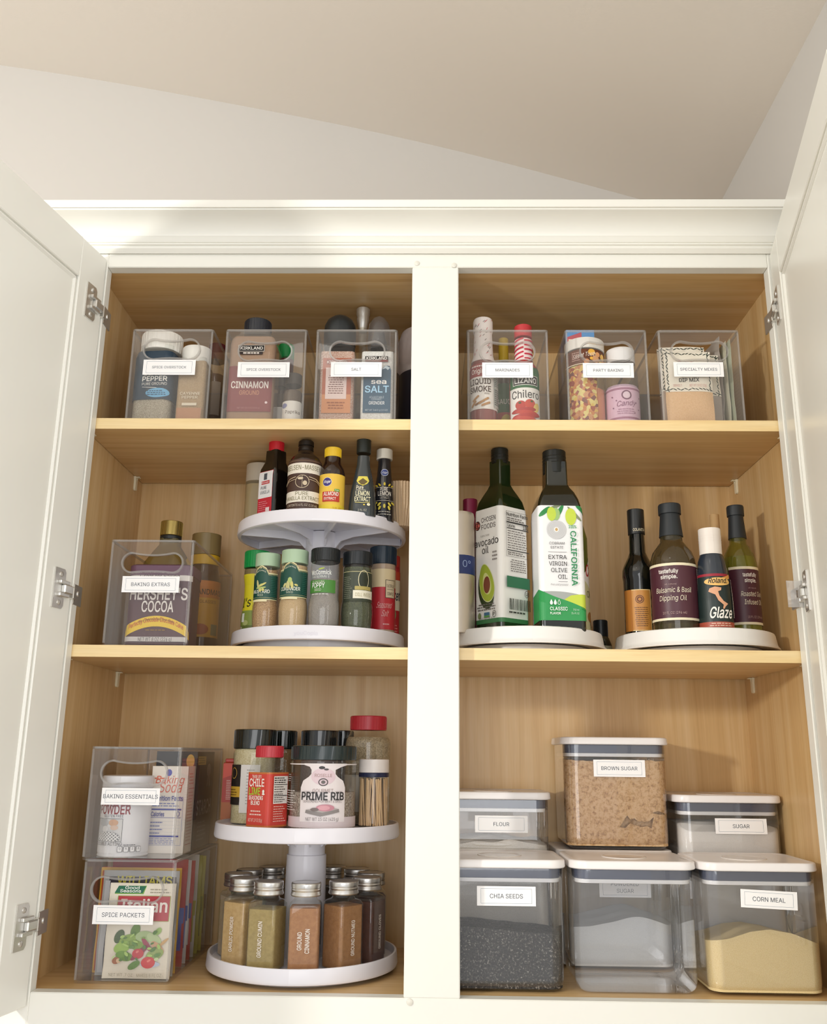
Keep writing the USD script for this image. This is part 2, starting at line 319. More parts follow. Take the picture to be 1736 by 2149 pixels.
# ---- doors: built closed about their hinge edge, inner face towards +y, then turned
DW, DTH, ST = 0.486, 0.020, 0.062
def hinge_mesh(z, side):
    """Face-frame hinge: cup plate on the door, arm and clip on the frame. Door coordinates: x away from hinge, inner face y=0 facing +y."""
    g = [Polygon([(-.010, -.026), (.008, -.026), (.011, -.022), (.011, -.013), (-.0005, -.0125), (-.010, -.0115)]), Polygon([(-.010, .026), (.008, .026), (.011, .022), (.011, .013), (-.0005, .0125), (-.010, .0115)]), affinity.scale(Point(-.010, 0).buffer(1, 12), .021, .019).intersection(sbox(-.010, -.1, .1, .1)), sbox(-.0115, -.026, -.008, .026)]
    pl = unary_union(g).buffer(0.0012, 4).buffer(-0.0004)
    pm = trimesh.creation.extrude_polygon(pl, 0.0022, engine='earcut'); V = np.array(pm.vertices)
    pm.vertices = np.stack([0.030 - V[:, 0], V[:, 2], V[:, 1] + z], 1); pm.invert()
    out = [pm]
    for dz in (-.019, .019): out.append(rot(Body([(0, .0036, .0036, .0036), (.0012, .0034, .0034, .0036), (.0018, .002, .002, .0036)]).mesh(5), -90, (1, 0, 0)).apply_translation([.029, .0021, z + dz]))
    out += [bx(.012, .034, .002, .0065, z - .011, z - .006, .0008), bx(.012, .034, .002, .0065, z + .006, z + .011, .0008), bx(.006, .026, .0015, .008, z - .006, z + .006, .0015)]
    return cat(out)
def door(name, ztop, zbot, lab):
    H = ztop - zbot
    d = part(cab, name, cat([bx(0, ST, -DTH, 0, zbot, ztop, .0015), bx(DW - ST, DW, -DTH, 0, zbot, ztop, .0015), bx(ST, DW - ST, -DTH, 0, ztop - ST, ztop, .0012), bx(ST, DW - ST, -DTH, 0, zbot, zbot + ST, .0012)]), PAINT, 20, lab)
    part(d, 'door_panel', bx(ST - .008, DW - ST + .008, -.014, -.005, zbot + ST - .008, ztop - ST + .008), PAINT, 20)
    bead = []
    for a in ((ST, ST + .007, zbot + ST, ztop - ST), (DW - ST - .007, DW - ST, zbot + ST, ztop - ST)): bead.append(bx(a[0], a[1], -.013, -.0022, a[2], a[3], .0025))
    for a in ((zbot + ST, zbot + ST + .007), (ztop - ST - .007, ztop - ST)): bead.append(bx(ST, DW - ST, -.013, -.0022, a[0], a[1], .0025))
    part(d, 'panel_bead', cat(bead), PAINT, 20)
    return d
def turn(p, mir, ang, loc):
    """Places a door part: mir mirrors it for the right-hand door; the door plane then points along (-sin, -cos)."""
    a = math.radians(ang); s = -1 if mir else 1
    e1, e2 = np.array([-math.sin(a), -math.cos(a), 0]), np.array([math.cos(a), -math.sin(a), 0]) * s
    UsdGeom.Xformable(p).AddTransformOp().Set(Gf.Matrix4d(*e1, 0, *e2, 0, 0, 0, 1, 0, *map(float, loc), 1))
dl = door('door', 1.0045, -0.0158, 'left door, opened wide'); turn(dl, False, 12, (-0.4956, -0.003, 0))
dr = door('door', 1.0106, -0.0158, 'right door, opened towards the viewer'); turn(dr, True, 12, (0.4972, -0.003, 0))
HZ = []
def onplane(u, v, P0, ang):
    a = math.radians(ang); n = np.array([math.cos(a), -math.sin(a), 0]); d = F_ + R_ * (u - 868) / FPX - U_ * (v - 1074.5) / FPX
    return C + ((np.array(P0) - C) @ n) / (d @ n) * d
for d, mir, P0, pts in ((dl, False, (-.4956, -.003, 0), ((190, 635), (122, 1234), (42, 1946))), (dr, True, (.4972, -.003, 0), ((1633, 645), (1690, 1245), (1745, 1960)))):
    for u, v in pts:
        z = onplane(u, v, P0, 12)[2]; part(d, 'hinge', hinge_mesh(z, 0), METAL, 30, 'nickel plated hinge')
        s = 1 if mir else -1; x = XR if mir else XL
        if u > 1736: continue
        k = cat([bx(x - .0014, x + .0014, .001, .030, z - .016, z + .012, .0006), bx(x - .004, x + .004, -.006, .004, z - .010, z + .006, .001), rot(Body([(0, .004, .004, .004), (.0016, .0032, .0032, .004)]).mesh(5), -90 * s, (0, 1, 0)).apply_translation([x - s * .0014, .015, z])])
        part(cab, 'hinge_clip', k, METAL, 30)
g = W(1668, 1248, .004); part(cab, 'hinge_clip', m3.Manifold.cube([.026, .0016, .036]).translate([g[0] - .012, -.0025, g[2] - .018]) - m3.Manifold.cube([.006, .01, .010]).translate([g[0] + .0, -.005, g[2] - .005]), clear('milky_plastic', (.93, .92, .91), .3), 30, 'clear plastic door restrictor clip')

# ---- shelves and pins
def shelf(z, lab):
    t = thing('shelf', lab, 'shelf', (0, 0, z - TS))
    part(t, 'board', bx(-SI + .0008, SI - .0008, YS + .0006, YB - .004, 0, TS), WOODH); part(t, 'edge_band', bx(-SI + .0008, SI - .0008, YS, YS + .0006, 0, TS), EDGE)
shelf(Z1, 'upper maple shelf carrying the six small clear bins'); shelf(Z2, 'lower maple shelf carrying the oil bottles and the extract turntable')
def pin(x, y, z, s, lab):
    t = thing('shelf_pin', lab, 'shelf pin', (x, y, z))
    g = unary_union([sbox(-.0045, -.020, .0045, -.006).union(Point(0, -.020).buffer(.0045, 8)), LineString([(-.0028, -.007), (-.0045, .0)]).buffer(.0018, 4), LineString([(.0028, -.007), (.0045, .0)]).buffer(.0018, 4)]).intersection(sbox(-1, -1, 1, -.0004))
    mm = trimesh.creation.extrude_polygon(g, .0035, engine='earcut'); V = np.array(mm.vertices); mm.vertices = np.stack([s * V[:, 2], -V[:, 0] * s, V[:, 1]], 1)
    part(t, 'clip', mm, plain('#efe6c8', .3), 30); part(t, 'ledge', bx(min(0, s * .009), max(0, s * .009), -.004, .004, -.0022, -.0004, .0005), plain('#efe6c8', .3), 30)
for x, s, sd in ((-SI + .0001, 1, 'left'), (SI - .0001, -1, 'right')):
    for z, nm in ((Z1 - TS, 'upper'), (Z2 - TS, 'lower')):
        pin(x, .262, z, s, f'pale plastic shelf pin at the back {sd} corner under the {nm} shelf'); pin(x, .045, z, s, f'pale plastic shelf pin at the front {sd} end under the {nm} shelf')

# ================================================================ clear bins with a card
def card(t, surf, u0, v0, u1, v1, text, name='label_card', h=None, sub=None, ang=0, grey='#6d7078'):
    L = Label(surf); w, hh = u1 - u0, v1 - v0
    cu, cv = (u0 + u1) / 2, (v0 + v1) / 2; h = h or hh * 0.2
    L.rect(-w / 2, -hh / 2, w / 2, hh / 2, '#fbfafa'); L.frame(-w / 2 + .005, -hh / 2 + .0028, w / 2 - .005, hh / 2 - .0028, .00035, '#9aa3b0')
    if sub: L.text(text, 0, hh * .1, h, grey); L.text(sub, 0, -hh * .26, h, grey)
    else: L.text(text, 0, -h / 2, h, grey)
    a = math.radians(ang)
    L.L = [(np.stack([v[:, 0] * math.cos(a) - v[:, 1] * math.sin(a) + cu, v[:, 0] * math.sin(a) + v[:, 1] * math.cos(a) + cv], 1), f, c, l) for v, f, c, l in L.L]
    return L.build(t, name)
def handle_poly(cx, cz, w, h):
    a = np.linspace(0, 2 * PI, 72, endpoint=False); e = w / 2 - h / 2; pts = []
    for t in np.linspace(-1, 1, 15): pts.append((cx + e * t, cz + h / 2 - .0032 * (1 - t * t)))
    for k in np.linspace(PI / 2, -PI / 2, 13)[1:-1]: pts.append((cx + e + h / 2 * math.cos(k), cz + h / 2 * math.sin(k)))
    for t in np.linspace(1, -1, 15): pts.append((cx + e * t, cz - h / 2 + .0018 * (1 - t * t)))
    for k in np.linspace(-PI / 2, -3 * PI / 2, 13)[1:-1]: pts.append((cx - e + h / 2 * math.cos(k), cz + h / 2 * math.sin(k)))
    return Polygon(pts)
def pr_y(poly, y0, y1):
    """Prism of an x-z polygon between y0 and y1, as a Manifold."""
    cs = m3.CrossSection([np.array(g)[:-1] for g in [poly.exterior.coords] + [i.coords for i in poly.interiors]], m3.FillRule.EvenOdd)
    return cs.extrude(y1 - y0).rotate([90, 0, 0]).translate([0, y1, 0])
def rbox(w, d, h, r):
    return m3.CrossSection.square([w - 2 * r, d - 2 * r], True).offset(r, m3.JoinType.Round, 2, 32).extrude(h)
def bin_(x0, x1, y0, y1, z, h, text, lab, hole, cardpx, size=None, ang=0):
    """Front at y0. hole: (u0, v0, u1, v1) and card (u0, v0, u1, v1) in the photo, measured on the front wall."""
    w, d = x1 - x0, y1 - y0; cx, T = (x0 + x1) / 2, .0022
    t = thing('storage_bin', lab, 'storage bin', (cx, y0, z))
    hc = W((hole[0] + hole[2]) / 2, (hole[1] + hole[3]) / 2, y0); hw, hh = abs(W(hole[2], hole[1], y0)[0] - W(hole[0], hole[1], y0)[0]), abs(W(hole[0], hole[1], y0)[2] - W(hole[0], hole[3], y0)[2])
    hp = handle_poly(hc[0] - cx, hc[2] - z, hw, hh)
    body = rbox(w, d, h, .005).translate([0, d / 2, 0]) - rbox(w - 2 * T, d - 2 * T, h, .0035).translate([0, d / 2, .003]) - pr_y(hp, -.01, .01)
    part(t, 'body', body, ACR, 30)
    rim = rbox(w + .0008, d + .0008, .0028, .0055).translate([0, d / 2, h - .0026]) - rbox(w - 2 * T - .0006, d - 2 * T - .0006, .01, .0035).translate([0, d / 2, h - .005])
    part(t, 'rim', rim, ACRRIM, 30)
    [part(t, 'corner_edge', tube([(sx * (w / 2 - .0020), sy, .004), (sx * (w / 2 - .0020), sy, h - .003)], .0017, 8), ACRRIM, 40) for sx in (-1, 1) for sy in (.0020, d - .0020)]
    part(t, 'handle_rim', pr_y(hp.buffer(.0022, 6).difference(hp.buffer(-.0003)), -.0012, .0034), ACRRIM, 30)
    a, b = W(cardpx[0], cardpx[1], y0), W(cardpx[2], cardpx[3], y0)
    card(t, Flat(), a[0] - cx, b[2] - z, b[0] - cx, a[2] - z, text, h=size, ang=ang)
    return t
BH, BY = .1467, .030
bin_(-.4580, -.3350, BY, .284, Z1, BH, 'SPICE OVERSTOCK', 'clear bin on the upper shelf holding the white-lidded pepper jar', (303, 713, 418, 753), (302, 755, 409, 787), .0040)
bin_(-.3160, -.1930, BY, .284, Z1, BH, 'SPICE OVERSTOCK', 'clear bin on the upper shelf holding the big cinnamon jar', (502, 718, 611, 756), (500, 760, 607, 792), .0040)
bin_(-.1790, -.0568, BY, .284, Z1, BH, 'SALT', 'clear bin on the upper shelf holding two salt grinders', (694, 718, 806, 756), (695, 760, 801, 791), .0044)
bin_(.0478, .1693, BY, .284, Z1, BH, 'MARINADES', 'clear bin on the upper shelf holding sauce bottles', (1009, 719, 1121, 758), (1012, 761, 1119, 793), .0044)
bin_(.1950, .3165, BY, .284, Z1, BH, 'PARTY BAKING', 'clear bin on the upper shelf holding sprinkles', (1219, 719, 1327, 757), (1223, 762, 1331, 793), .0044)
bin_(.3331, .4543, BY, .284, Z1, BH, 'SPECIALTY MIXES', 'clear bin on the upper shelf holding dip mix sachets', (1410, 718, 1526, 756), (1413, 760, 1520, 791), .0044)
bin_(-.4590, -.3400, BY, .290, Z2, .1500, 'BAKING EXTRAS', 'clear bin on the lower shelf holding the cocoa tin', (258, 1162, 382, 1200), (258, 1209, 375, 1244), .0050)
bin_(-.4600, -.3378, .036, .290, .1492, .1440, 'BAKING ESSENTIALS', 'clear bin stacked on the sachet bin, holding baking soda', (214, 1598, 349, 1645), (215, 1653, 334, 1690), .0052)
bin_(-.4590, -.3365, .046, .290, 0, .1490, 'SPICE PACKETS', 'clear bin on the cabinet floor holding seasoning sachets', (193, 1842, 340, 1892), (197, 1899, 321, 1941), .0052)

# ================================================================ jars and bottles
def circ(pr): return Body([(z, r, r, r) for z, r in pr])
def sq(pr, k=.3): return Body([(z, r, r, r * k) for z, r in pr])
def lidmesh(z0, z1, r, ribs=0, b=.0012):
    pr = [(z0, r - b * .4), (z0 + b * .5, r), (z1 - b, r), (z1 - b * .35, r - b * .45), (z1, r - b * 1.6), (z1 + .0001, r * .3)]
    m = circ(pr).mesh(9)
    if ribs:
        ms = [m]
        for k in range(ribs):
            a = 2 * PI * k / ribs; ms.append(rot(bx(r - .0004, r + .0004, -.0004, .0004, z0 + .0012, z1 - b * 1.5), math.degrees(a)))
        m = cat(ms)
    return m
def silverlid(z0, z1, r):
    h = z1 - z0; return circ([(z0, r * .99), (z0 + h * .08, r * 1.03), (z0 + h * .22, r), (z0 + h * .34, r * .965), (z0 + h * .46, r), (z0 + h * .56, r * .97), (z0 + h * .66, r), (z0 + h * .9, r), (z1 - h * .03, r * .975), (z1, r * .94), (z1 + .0001, r * .9), (z1 - .0004, r * .86), (z1 - .0003, r * .2)]).mesh(9)
def prof_scale(z0, z1, pr, R): return [(z0 + (z1 - z0) * a, R * b) for a, b in pr]
BASE1 = Z1 + .0031

def place(u0, u1, vb, y): return span(u0, u1, vb, y)
def jar(name, lab, cat_, u0, u1, vb, y, zb, vtop, prof, mat=None, k=None, rotz=0, fill=None, fillmat=None, lid=None, group=None, sx=1.0, sy=1.0, ucap=None, r=None, bodyname='body', smooth=35):
    """A container standing at zb whose outline spans pixels u0..u1 at row vb and whose top is at row vtop, its axis at depth y.
    prof: (height fraction, radius fraction); lid: (from, to, radius fraction, material, ribs or 'silver')."""
    x, R = place(u0, u1, vb, y); R = r or R; H = zz(vtop, ucap or (u0 + u1) / 2, y) - zb
    t = thing(name, lab, cat_, (x, y, zb), rotz, group)
    B = Body([(H * a, R * b * sx, R * b * sy, R * b * (k if k is not None else 1.0) * min(sx, sy)) for a, b in prof])
    if mat is not None: part(t, bodyname, B.mesh(9), mat, smooth)
    if fill:
        part(t, 'contents', B.inset(.0013, top=H * fill).mesh(9), fillmat, smooth)
    for i, l in enumerate([lid] if isinstance(lid, tuple) else (lid or [])):
        z0, z1, rf, lm, ribs = l
        part(t, 'lid' if i == 0 else 'seal', silverlid(z0 * H, z1 * H, rf * R) if ribs == 'silver' else lidmesh(z0 * H, z1 * H, rf * R, ribs), lm, 35)
    return t, B, R, H
def P(*a): return [(a[i], a[i + 1]) for i in range(0, len(a), 2)]
STRAIGHT = P(0, .94, .012, 1, .86, 1, .9, .97)
BLACKPL, WHITECAP = plain('#1c2021', .38), plain('#f1eee6', .4)
DARKGLASS = plain('#120d0a', .08, .5); DARKGREEN = plain('#10160e', .08, .5); GREENGLASS = plain('#1d2a12', .08, .5); AMBER = plain('#2a1710', .1, .5)

# ---------------------------------------------------------------- upper shelf, bin by bin
# pepper jar and cayenne jar
t, B, R, H = jar('pepper_jar', 'large pepper jar with white lid and navy wrap, left bin of the upper shelf', 'spice jar', 289, 373, 840, .0665, BASE1, 709, P(0, .93, .03, 1, .70, 1, .76, .93, .80, .86, .84, .86), GLASS, .45, -6, .72, powder('pepper', '#8a7d6a', '#c9bda8', 1100), (.80, 1, 1.0, WHITECAP, 30))
L = Label(B); L.rect(-R * 1.75, H * .22, R * 1.75, H * .76, '#243a4c'); L.text('BLACK', .006, H * .485, .0070, '#f4f2ea', bold=True, w=.034); L.text('PEPPER', .006, H * .42, .0075, '#f4f2ea', bold=True, w=.038)
L.text('PURE GROUND', .006, H * .375, .0042, '#e6e6e0', w=.038); L.line([(-.012, H * .355), (.008, H * .345), (.028, H * .31)], .0007, '#f0f0ec'); L.ell(.012, H * .29, .018, .0075, '#6fb2d8'); L.rows(-.004, .028, H * .32, H * .26, 3, '#2b5575', seed=4); L.build(t)
t, B, R, H = jar('cayenne_jar', 'brown square spice jar with white cap beside the navy pepper jar', 'spice jar', 374, 436, 860, .060, BASE1, 735, P(0, .95, .03, 1, .76, 1, .8, .9, .84, .85), GLASS, .3, 0, .79, powder('cayenne', '#a98a63', '#bb9d74', 700), (.78, 1, .97, WHITECAP, 0), sy=1.0)
L = Label(B); L.text('CAYENNE', 0, H * .33, .0042, '#ded2ba', w=.030, bold=True); L.text('PEPPER', 0, H * .28, .0042, '#ded2ba', w=.024, bold=True); L.rect(-.011, H * .19, .011, H * .225, '#e0d5bf'); L.rect(-.018, .003, .018, H * .16, '#b98a68'); L.build(t)
t, B, R, H = jar('spice_jar', 'spice jar with dark red lid at the back of the pepper jar bin', 'spice jar', 430, 466, 860, .17, BASE1, 726, STRAIGHT, GLASS, 1, 0, .7, powder('paprika_dark', '#5a3020', '#6d3d28', 700), (.84, 1, 1, plain('#5d1822', .4), 0))
L = Label(B); L.rect(-R * .9, H * .3, R * .9, H * .62, '#d8cfc4'); L.build(t)
# cinnamon, paprika
t, B, R, H = jar('cinnamon_jar', 'large square brown cinnamon jar with maroon label and dark lid', 'spice jar', 482, 580, 870, .078, BASE1, 678, P(0, .95, .02, 1, .70, 1, .76, .97, .80, .86, .83, .68, .86, .66), clear('hazy_pet', (.93, .92, .9), .10, (.75, .68, .6)), .28, 0, .79, powder('cinnamon', '#a98263', '#bb9472', 900), (.87, 1, .58, plain('#262a33', .35), 26))
L = Label(B); L.rect(-.0335, H * .09, .0335, H * .50, '#8d4a4b', .002); L.text('CINNAMON', 0, H * .300, .0105, '#f3ece2', bold=True, w=.056); L.text('GROUND', 0, H * .240, .0066, '#c48c70', bold=True, w=.030); L.text('NET WT 10.7 OZ (303 g)', 0, H * .115, .0026, '#b98482', w=.034); L.ell(.026, H * .17, .0019, .0019, '#f2dede')
L.rect(-.020, H * .635, .019, H * .69, '#17110f', .001); L.frame(-.0205, H * .633, .0195, H * .692, .0006, '#ece4da'); L.text('KIRKLAND', 0, H * .65, .0048, '#f4efe8', bold=True, w=.034); L.rect(-.018, H * .605, .017, H * .63, '#2a1a16'); L.rows(-.016, .016, H * .628, H * .607, 1, '#e9dfd4', 1, .6, 'c'); L.build(t)
for (u0, u1, y, vt, nm) in ((592, 634, .058, 788, 'small glass spice jar with a white paprika label, right of the cinnamon jar'), (574, 602, .098, 788, 'small glass jar with white label half hidden by the cinnamon jar')):
    t, B, R, H = jar('small_spice_jar', nm, 'spice jar', u0, u1, 870, y, BASE1, vt, P(0, .9, .03, 1, .60, 1, .70, .8, .78, .78), GLASS, 1, 0, .66, powder('dried_spice', '#5b4a3c', '#6d5a48', 700), (.78, 1, .84, plain('#4a4540', .4), 0))
    L = Label(B); L.rect(-R * 1.15, H * .05, R * 1.2, H * .42, '#e9e5dc', .003)
    if y < .07: L.text('Paprika', R * .2, H * .17, .0052, '#5b4a38', w=R * 1.5); L.ell(-R * .72, H * .33, R * .34, R * .26, '#8d90b4')
    L.build(t)
t, B, R, H = jar('seasoning_bottle', 'seasoning bottle with green cap behind the cinnamon jar', 'spice jar', 579, 612, 850, .145, BASE1, 726, STRAIGHT, plain('#5a2a25', .4), 1, 0, None, None, (.84, 1, 1.0, plain('#0f8a45', .35), 20))
# salts
t, B, R, H = jar('salt_grinder', 'pink salt grinder with black dome cap and orange label', 'salt grinder', 671, 746, 860, .072, BASE1, 664, P(0, .95, .015, 1, .60, 1, .66, .95, .70, .82), GLASS, .25, 0, .62, powder('pink_salt', '#c58f77', '#e6c8b8', 500, c3='#f0ddd2'), None)
part(t, 'lid', circ([(H * .69, R * .86), (H * .72, R * .9), (H * .84, R * .92), (H * .90, R * .88), (H * .95, R * .72), (H * .985, R * .42), (H, R * .05)]).mesh(9), plain('#20262a', .35), 40)
L = Label(B); L.rect(-R * .78, H * .10, R * .80, H * .555, '#b9694d'); L.rect(-R * .78, H * .08, R * .80, H * .24, '#d79466'); L.rect(-R * .58, H * .50, R * .62, H * .54, '#8f3d2c'); L.text('KIRKLAND', 0, H * .508, .0042, '#f4ece4', bold=True, w=R * 1.1); L.rect(-R * .60, H * .20, R * .56, H * .47, '#efd9d2'); L.rows(-R * .5, R * .46, H * .41, H * .24, 9, '#8a6058', .95, .4, 'c', 3); L.rows(-R * .4, R * .4, H * .455, H * .425, 1, '#8a5048', 1, .6, 'c'); L.rows(-R * .6, R * .6, H * .18, H * .11, 3, '#a35f3c', .9, .4, 'c', 5); L.build(t)
t, B, R, H = jar('salt_grinder', 'sea salt grinder with clear dome cap and blue label', 'salt grinder', 757, 828, 860, .068, BASE1, 664, P(0, .95, .015, 1, .60, 1, .66, .95, .70, .70), GLASS, .25, 0, .62, powder('sea_salt', '#d5d0cb', '#efece8', 600), None)
part(t, 'lid', circ([(H * .69, R * .64), (H * .71, R * .7), (H * .86, R * .68), (H * .92, R * .60), (H * .97, R * .38), (H, R * .05)]).mesh(9), clear('smoky_clear', (.8, .8, .82), .10, (.4, .4, .42), 1.5), 40)
part(t, 'grinder_head', circ([(H * .69, R * .5), (H * .74, R * .5), (H * .8, R * .36), (H * .86, R * .3)]).mesh(7), plain('#3a3c40', .4), 40)
L = Label(B); L.poly([(-R * .80, H * .08), (R * .80, H * .08), (R * .80, H * .45), (R * .72, H * .485), (R * .5, H * .49), (R * .2, H * .455), (-R * .2, H * .44), (-R * .8, H * .42)], '#2f566f'); L.poly([(R * .25, H * .455), (R * .5, H * .49), (R * .75, H * .47), (R * .62, H * .45), (R * .5, H * .465)], '#cfe0e8')
L.text('sea', R * .1, H * .330, .0075, '#f1eee8', bold=True, w=R * .9); L.text('SALT', 0, H * .255, .0105, '#a8d4ee', bold=True, w=R * 1.4); L.text('ADJUSTABLE', 0, H * .205, .0032, '#b9c8d2', w=R * .85); L.text('CERAMIC', 0, H * .187, .0032, '#b9c8d2', w=R * .6); L.text('GRINDER', 0, H * .15, .0050, '#dfe6ea', bold=True, w=R * .92); L.text('NET WT 368.5 g (13 OZ)', 0, H * .095, .0026, '#c3ced6', w=R * 1.3)
L.rect(-R * .72, H * .535, R * .62, H * .57, '#1a1210'); L.rect(-R * .72, H * .52, R * .62, H * .537, '#7c2a28'); L.text('KIRKLAND', -R * .05, H * .54, .0044, '#efe9e2', bold=True, w=R * 1.2); L.build(t)
t, B, R, H = jar('salt_shaker', 'tall glass shaker with chrome cap standing behind the two salt grinders', 'salt shaker', 740, 774, 860, .128, BASE1, 648, P(0, .9, .02, 1, .30, .95, .55, .42, .70, .46, .86, .58), clear('shaker_glass', (.9, .88, .82), .12, (.7, .66, .55), 1.5), 1, 0, None, None, None)
part(t, 'lid', circ(prof_scale(H * .82, H, P(0, .52, .25, .62, .5, .80, .62, .74, .72, .86, .95, .86, 1, .7, 1.001, .1), R)).mesh(9), METAL, 35)
x, y = W(838, 760, .17)[0] + .045, .17
t = thing('canister', 'dark canister with pale lid at the right end of the upper left compartment', 'canister', (x, y, Z1)); hh = zz(703, 848, y) - Z1
part(t, 'body', circ([(0, .043), (.003, .045), (hh * .62, .045)]).mesh(9), plain('#2a2833', .45)); part(t, 'lid', circ([(hh * .62, .045), (hh * .64, .0465), (hh * .92, .0465), (hh * .99, .042), (hh, .03)]).mesh(9), plain('#b5a7a2', .5))
# marinades
t, B, R, H = jar('smoke_sauce_bottle', 'sauce bottle with printed paper wrapped over its neck', 'sauce bottle', 987, 1044, 870, .060, BASE1, 671, P(0, .95, .01, 1, .50, 1, .565, .9, .60, .72), plain('#8c4a45', .15, .5), 1, -14)
pw = Body([(H * a, R * b, R * b, R * b) for a, b in P(.575, .92, .64, .75, .85, .68, .88, .74, .97, .74, .99, .68, 1, .3)]); part(t, 'paper_wrap', pw.mesh(9), plain('#e9e0da', .7), 40)
L = Label(pw); q = random.Random(3)
for i in range(46):
    u, v = q.uniform(-.03, .03), H * q.uniform(.62, .965); a = q.uniform(.4, 1.0); c = q.choice(['#b64a52', '#7a6a66', '#6a5a58', '#c86a6e']); L.line([(u, v), (u + .003 * math.cos(a), v + .004 * math.sin(a))], .0007, c, 1)
L.build(t, 'wrap_print')
L = Label(B); L.rect(-R * 1.9, H * .12, R * 1.9, H * .535, '#efeae2'); L.rect(-R * 1.9, H * .415, R * .95, H * .535, '#a64b48'); L.rows(-.016, .010, H * .525, H * .50, 1, '#f2e6de', 1, .6); L.text('Original', -.002, H * .445, .0075, '#f4e9e0', bold=True, w=.027)
L.text('LIQUID', -.002, H * .345, .0088, '#4a3526', bold=True, w=.034); L.text('SMOKE', -.002, H * .275, .0088, '#4a3526', bold=True, w=.034); L.rows(R * .25, R * .7, H * .265, H * .25, 2, '#6a5a50')
for a, b, c, d in ((-.012, .20, -.004, .235), (-.008, .16, .004, .19), (-.002, .17, .010, .215), (.002, .15, .012, .175), (-.014, .15, -.008, .19)): L.line([(a, H * b), (c, H * d)], .0032, q.choice(['#b98a55', '#8a5f35', '#d0a870']))
L.rect(R * .98, H * .14, R * 1.75, H * .49, '#b9bcb4'); L.rows(R * 1.02, R * 1.7, H * .48, H * .33, 9, '#5a605c'); L.rows(R * 1.02, R * 1.7, H * .31, H * .16, 8, '#4a504c', 1, .6); L.build(t)
t, B, R, H = jar('hot_sauce_bottle', 'red-capped hot sauce bottle with chilies on its white label', 'sauce bottle', 1070, 1133, 870, .062, BASE1, 687, P(0, .95, .01, 1, .50, 1, .56, .92, .62, .66, .66, .56, .86, .54), plain('#b5302b', .15, .5), 1, 0, None, None, (.88, 1, .60, plain('#c0353a', .4), 0))
L = Label(B); L.rect(-R * 1.25, H * .02, R * 1.25, H * .545, '#f6f3ec'); L.rect(-R * 1.25, H * .335, R * 1.25, H * .545, '#2c6b3a'); L.rect(-R * .85, H * .365, R * .85, H * .45, '#1d1d1c'); L.frame(-R * .9, H * .36, R * .9, H * .455, .0009, '#f4f2ea'); L.text('LIZANO', 0, H * .38, .0082, '#f6f4ee', bold=True, w=R * 1.5); L.text('Chilero', 0, H * .235, .0120, '#232323', w=R * 1.95)
for u, v, a, b, c, dg in ((-.008, .165, .008, .0072, '#c23a2e', 0), (.006, .175, .008, .0076, '#cf4a36', 0), (.016, .145, .005, .008, '#efd27a', -20), (-.004, .115, .019, .0042, '#b5302a', 6), (.004, .088, .019, .0040, '#c8402f', -8), (.0, .062, .021, .0040, '#bd3329', 4), (-.004, .038, .019, .003, '#cd4a38', -4), (-.009, .188, .002, .0015, '#3c5a2a', 0), (.008, .200, .002, .0015, '#3c5a2a', 0)): L.ell(u, H * v, a, b, c, dg)
L.build(t)
nk = Body([(H * a, R * b, R * b, R * b) for a, b in P(.62, .68, .66, .58, .86, .56)]); L = Label(nk); L.rect(-R * .95, H * .63, R * .95, H * .855, '#f0dcd8')
for k in range(5): L.line([(-R * .9, H * (.64 + .045 * k)), (-R * .1, H * (.67 + .045 * k))], .0028, '#c9344a'); L.line([(R * .05, H * (.65 + .045 * k)), (R * .9, H * (.655 + .045 * k))], .0026, '#c9344a')
L.build(t, 'neck_label')
t, B, R, H = jar('marinade_bottle', 'marinade bottle with yellow neck at the back of the sauce bin', 'sauce bottle', 1036, 1082, 870, .125, BASE1, 712, P(0, .95, .02, 1, .55, 1, .66, .6, .8, .42), plain('#4a3a22', .2, .4), 1, 0, None, None, (.76, 1, .46, plain('#c9a92c', .4), 0), ucap=1068)
L = Label(B); L.rect(-R * 1.4, H * .08, R * 1.4, H * .52, '#3d6a35'); L.rect(-R * 1.4, H * .08, R * 1.4, H * .24, '#b8452f'); L.ell(R * .1, H * .15, R * .5, H * .07, '#d8b83c'); L.text('SAUCE', 0, H * .32, .008, '#e4e0d4', bold=True, w=R * 1.6); L.build(t)
# party baking
a, b = W(1188, 700, .105), W(1247, 700, .105); h = zz(693, 1215, .105) - BASE1
t = thing('cake_mix_box', 'blue cake topping box behind the autumn sprinkles jar', 'box', ((a[0] + b[0]) / 2, .105, BASE1)); w = b[0] - a[0]
part(t, 'carton', bx(-w / 2, w / 2, 0, .10, 0, h, .0006), plain('#2f7fc4', .45), False)
L = Label(Flat()); L.rect(-w / 2, 0, w / 2, h, '#3f8fd0'); L.poly([(-w * .48, h * .93), (w * .05, h * .98), (w * .05, h * .90), (-w * .48, h * .84)], '#c03a4a'); L.text('Funfetti', .001, h * .855, .0098, '#fbf4d8', bold=True, w=w * .88); L.text('Cake Decor', 0, h * .79, .0045, '#e6f0fa', w=w * .8); L.rows(-w * .4, w * .4, h * .77, h * .70, 2, '#cfe2f4', seed=2); L.build(t)
t, B, R, H = jar('sprinkles_jar', 'tall autumn sprinkles jar with white lid and brown dotted band', 'sprinkles jar', 1191, 1272, 870, .072, BASE1, 724, P(0, .96, .01, 1, .84, 1, .87, .97), GLASS, 1, 4)
part(t, 'lid', lidmesh(H * .875, H, R * 1.04), WHITECAP, 35)
lf = clear('none', haze=0) if False else None
half = R - .0014
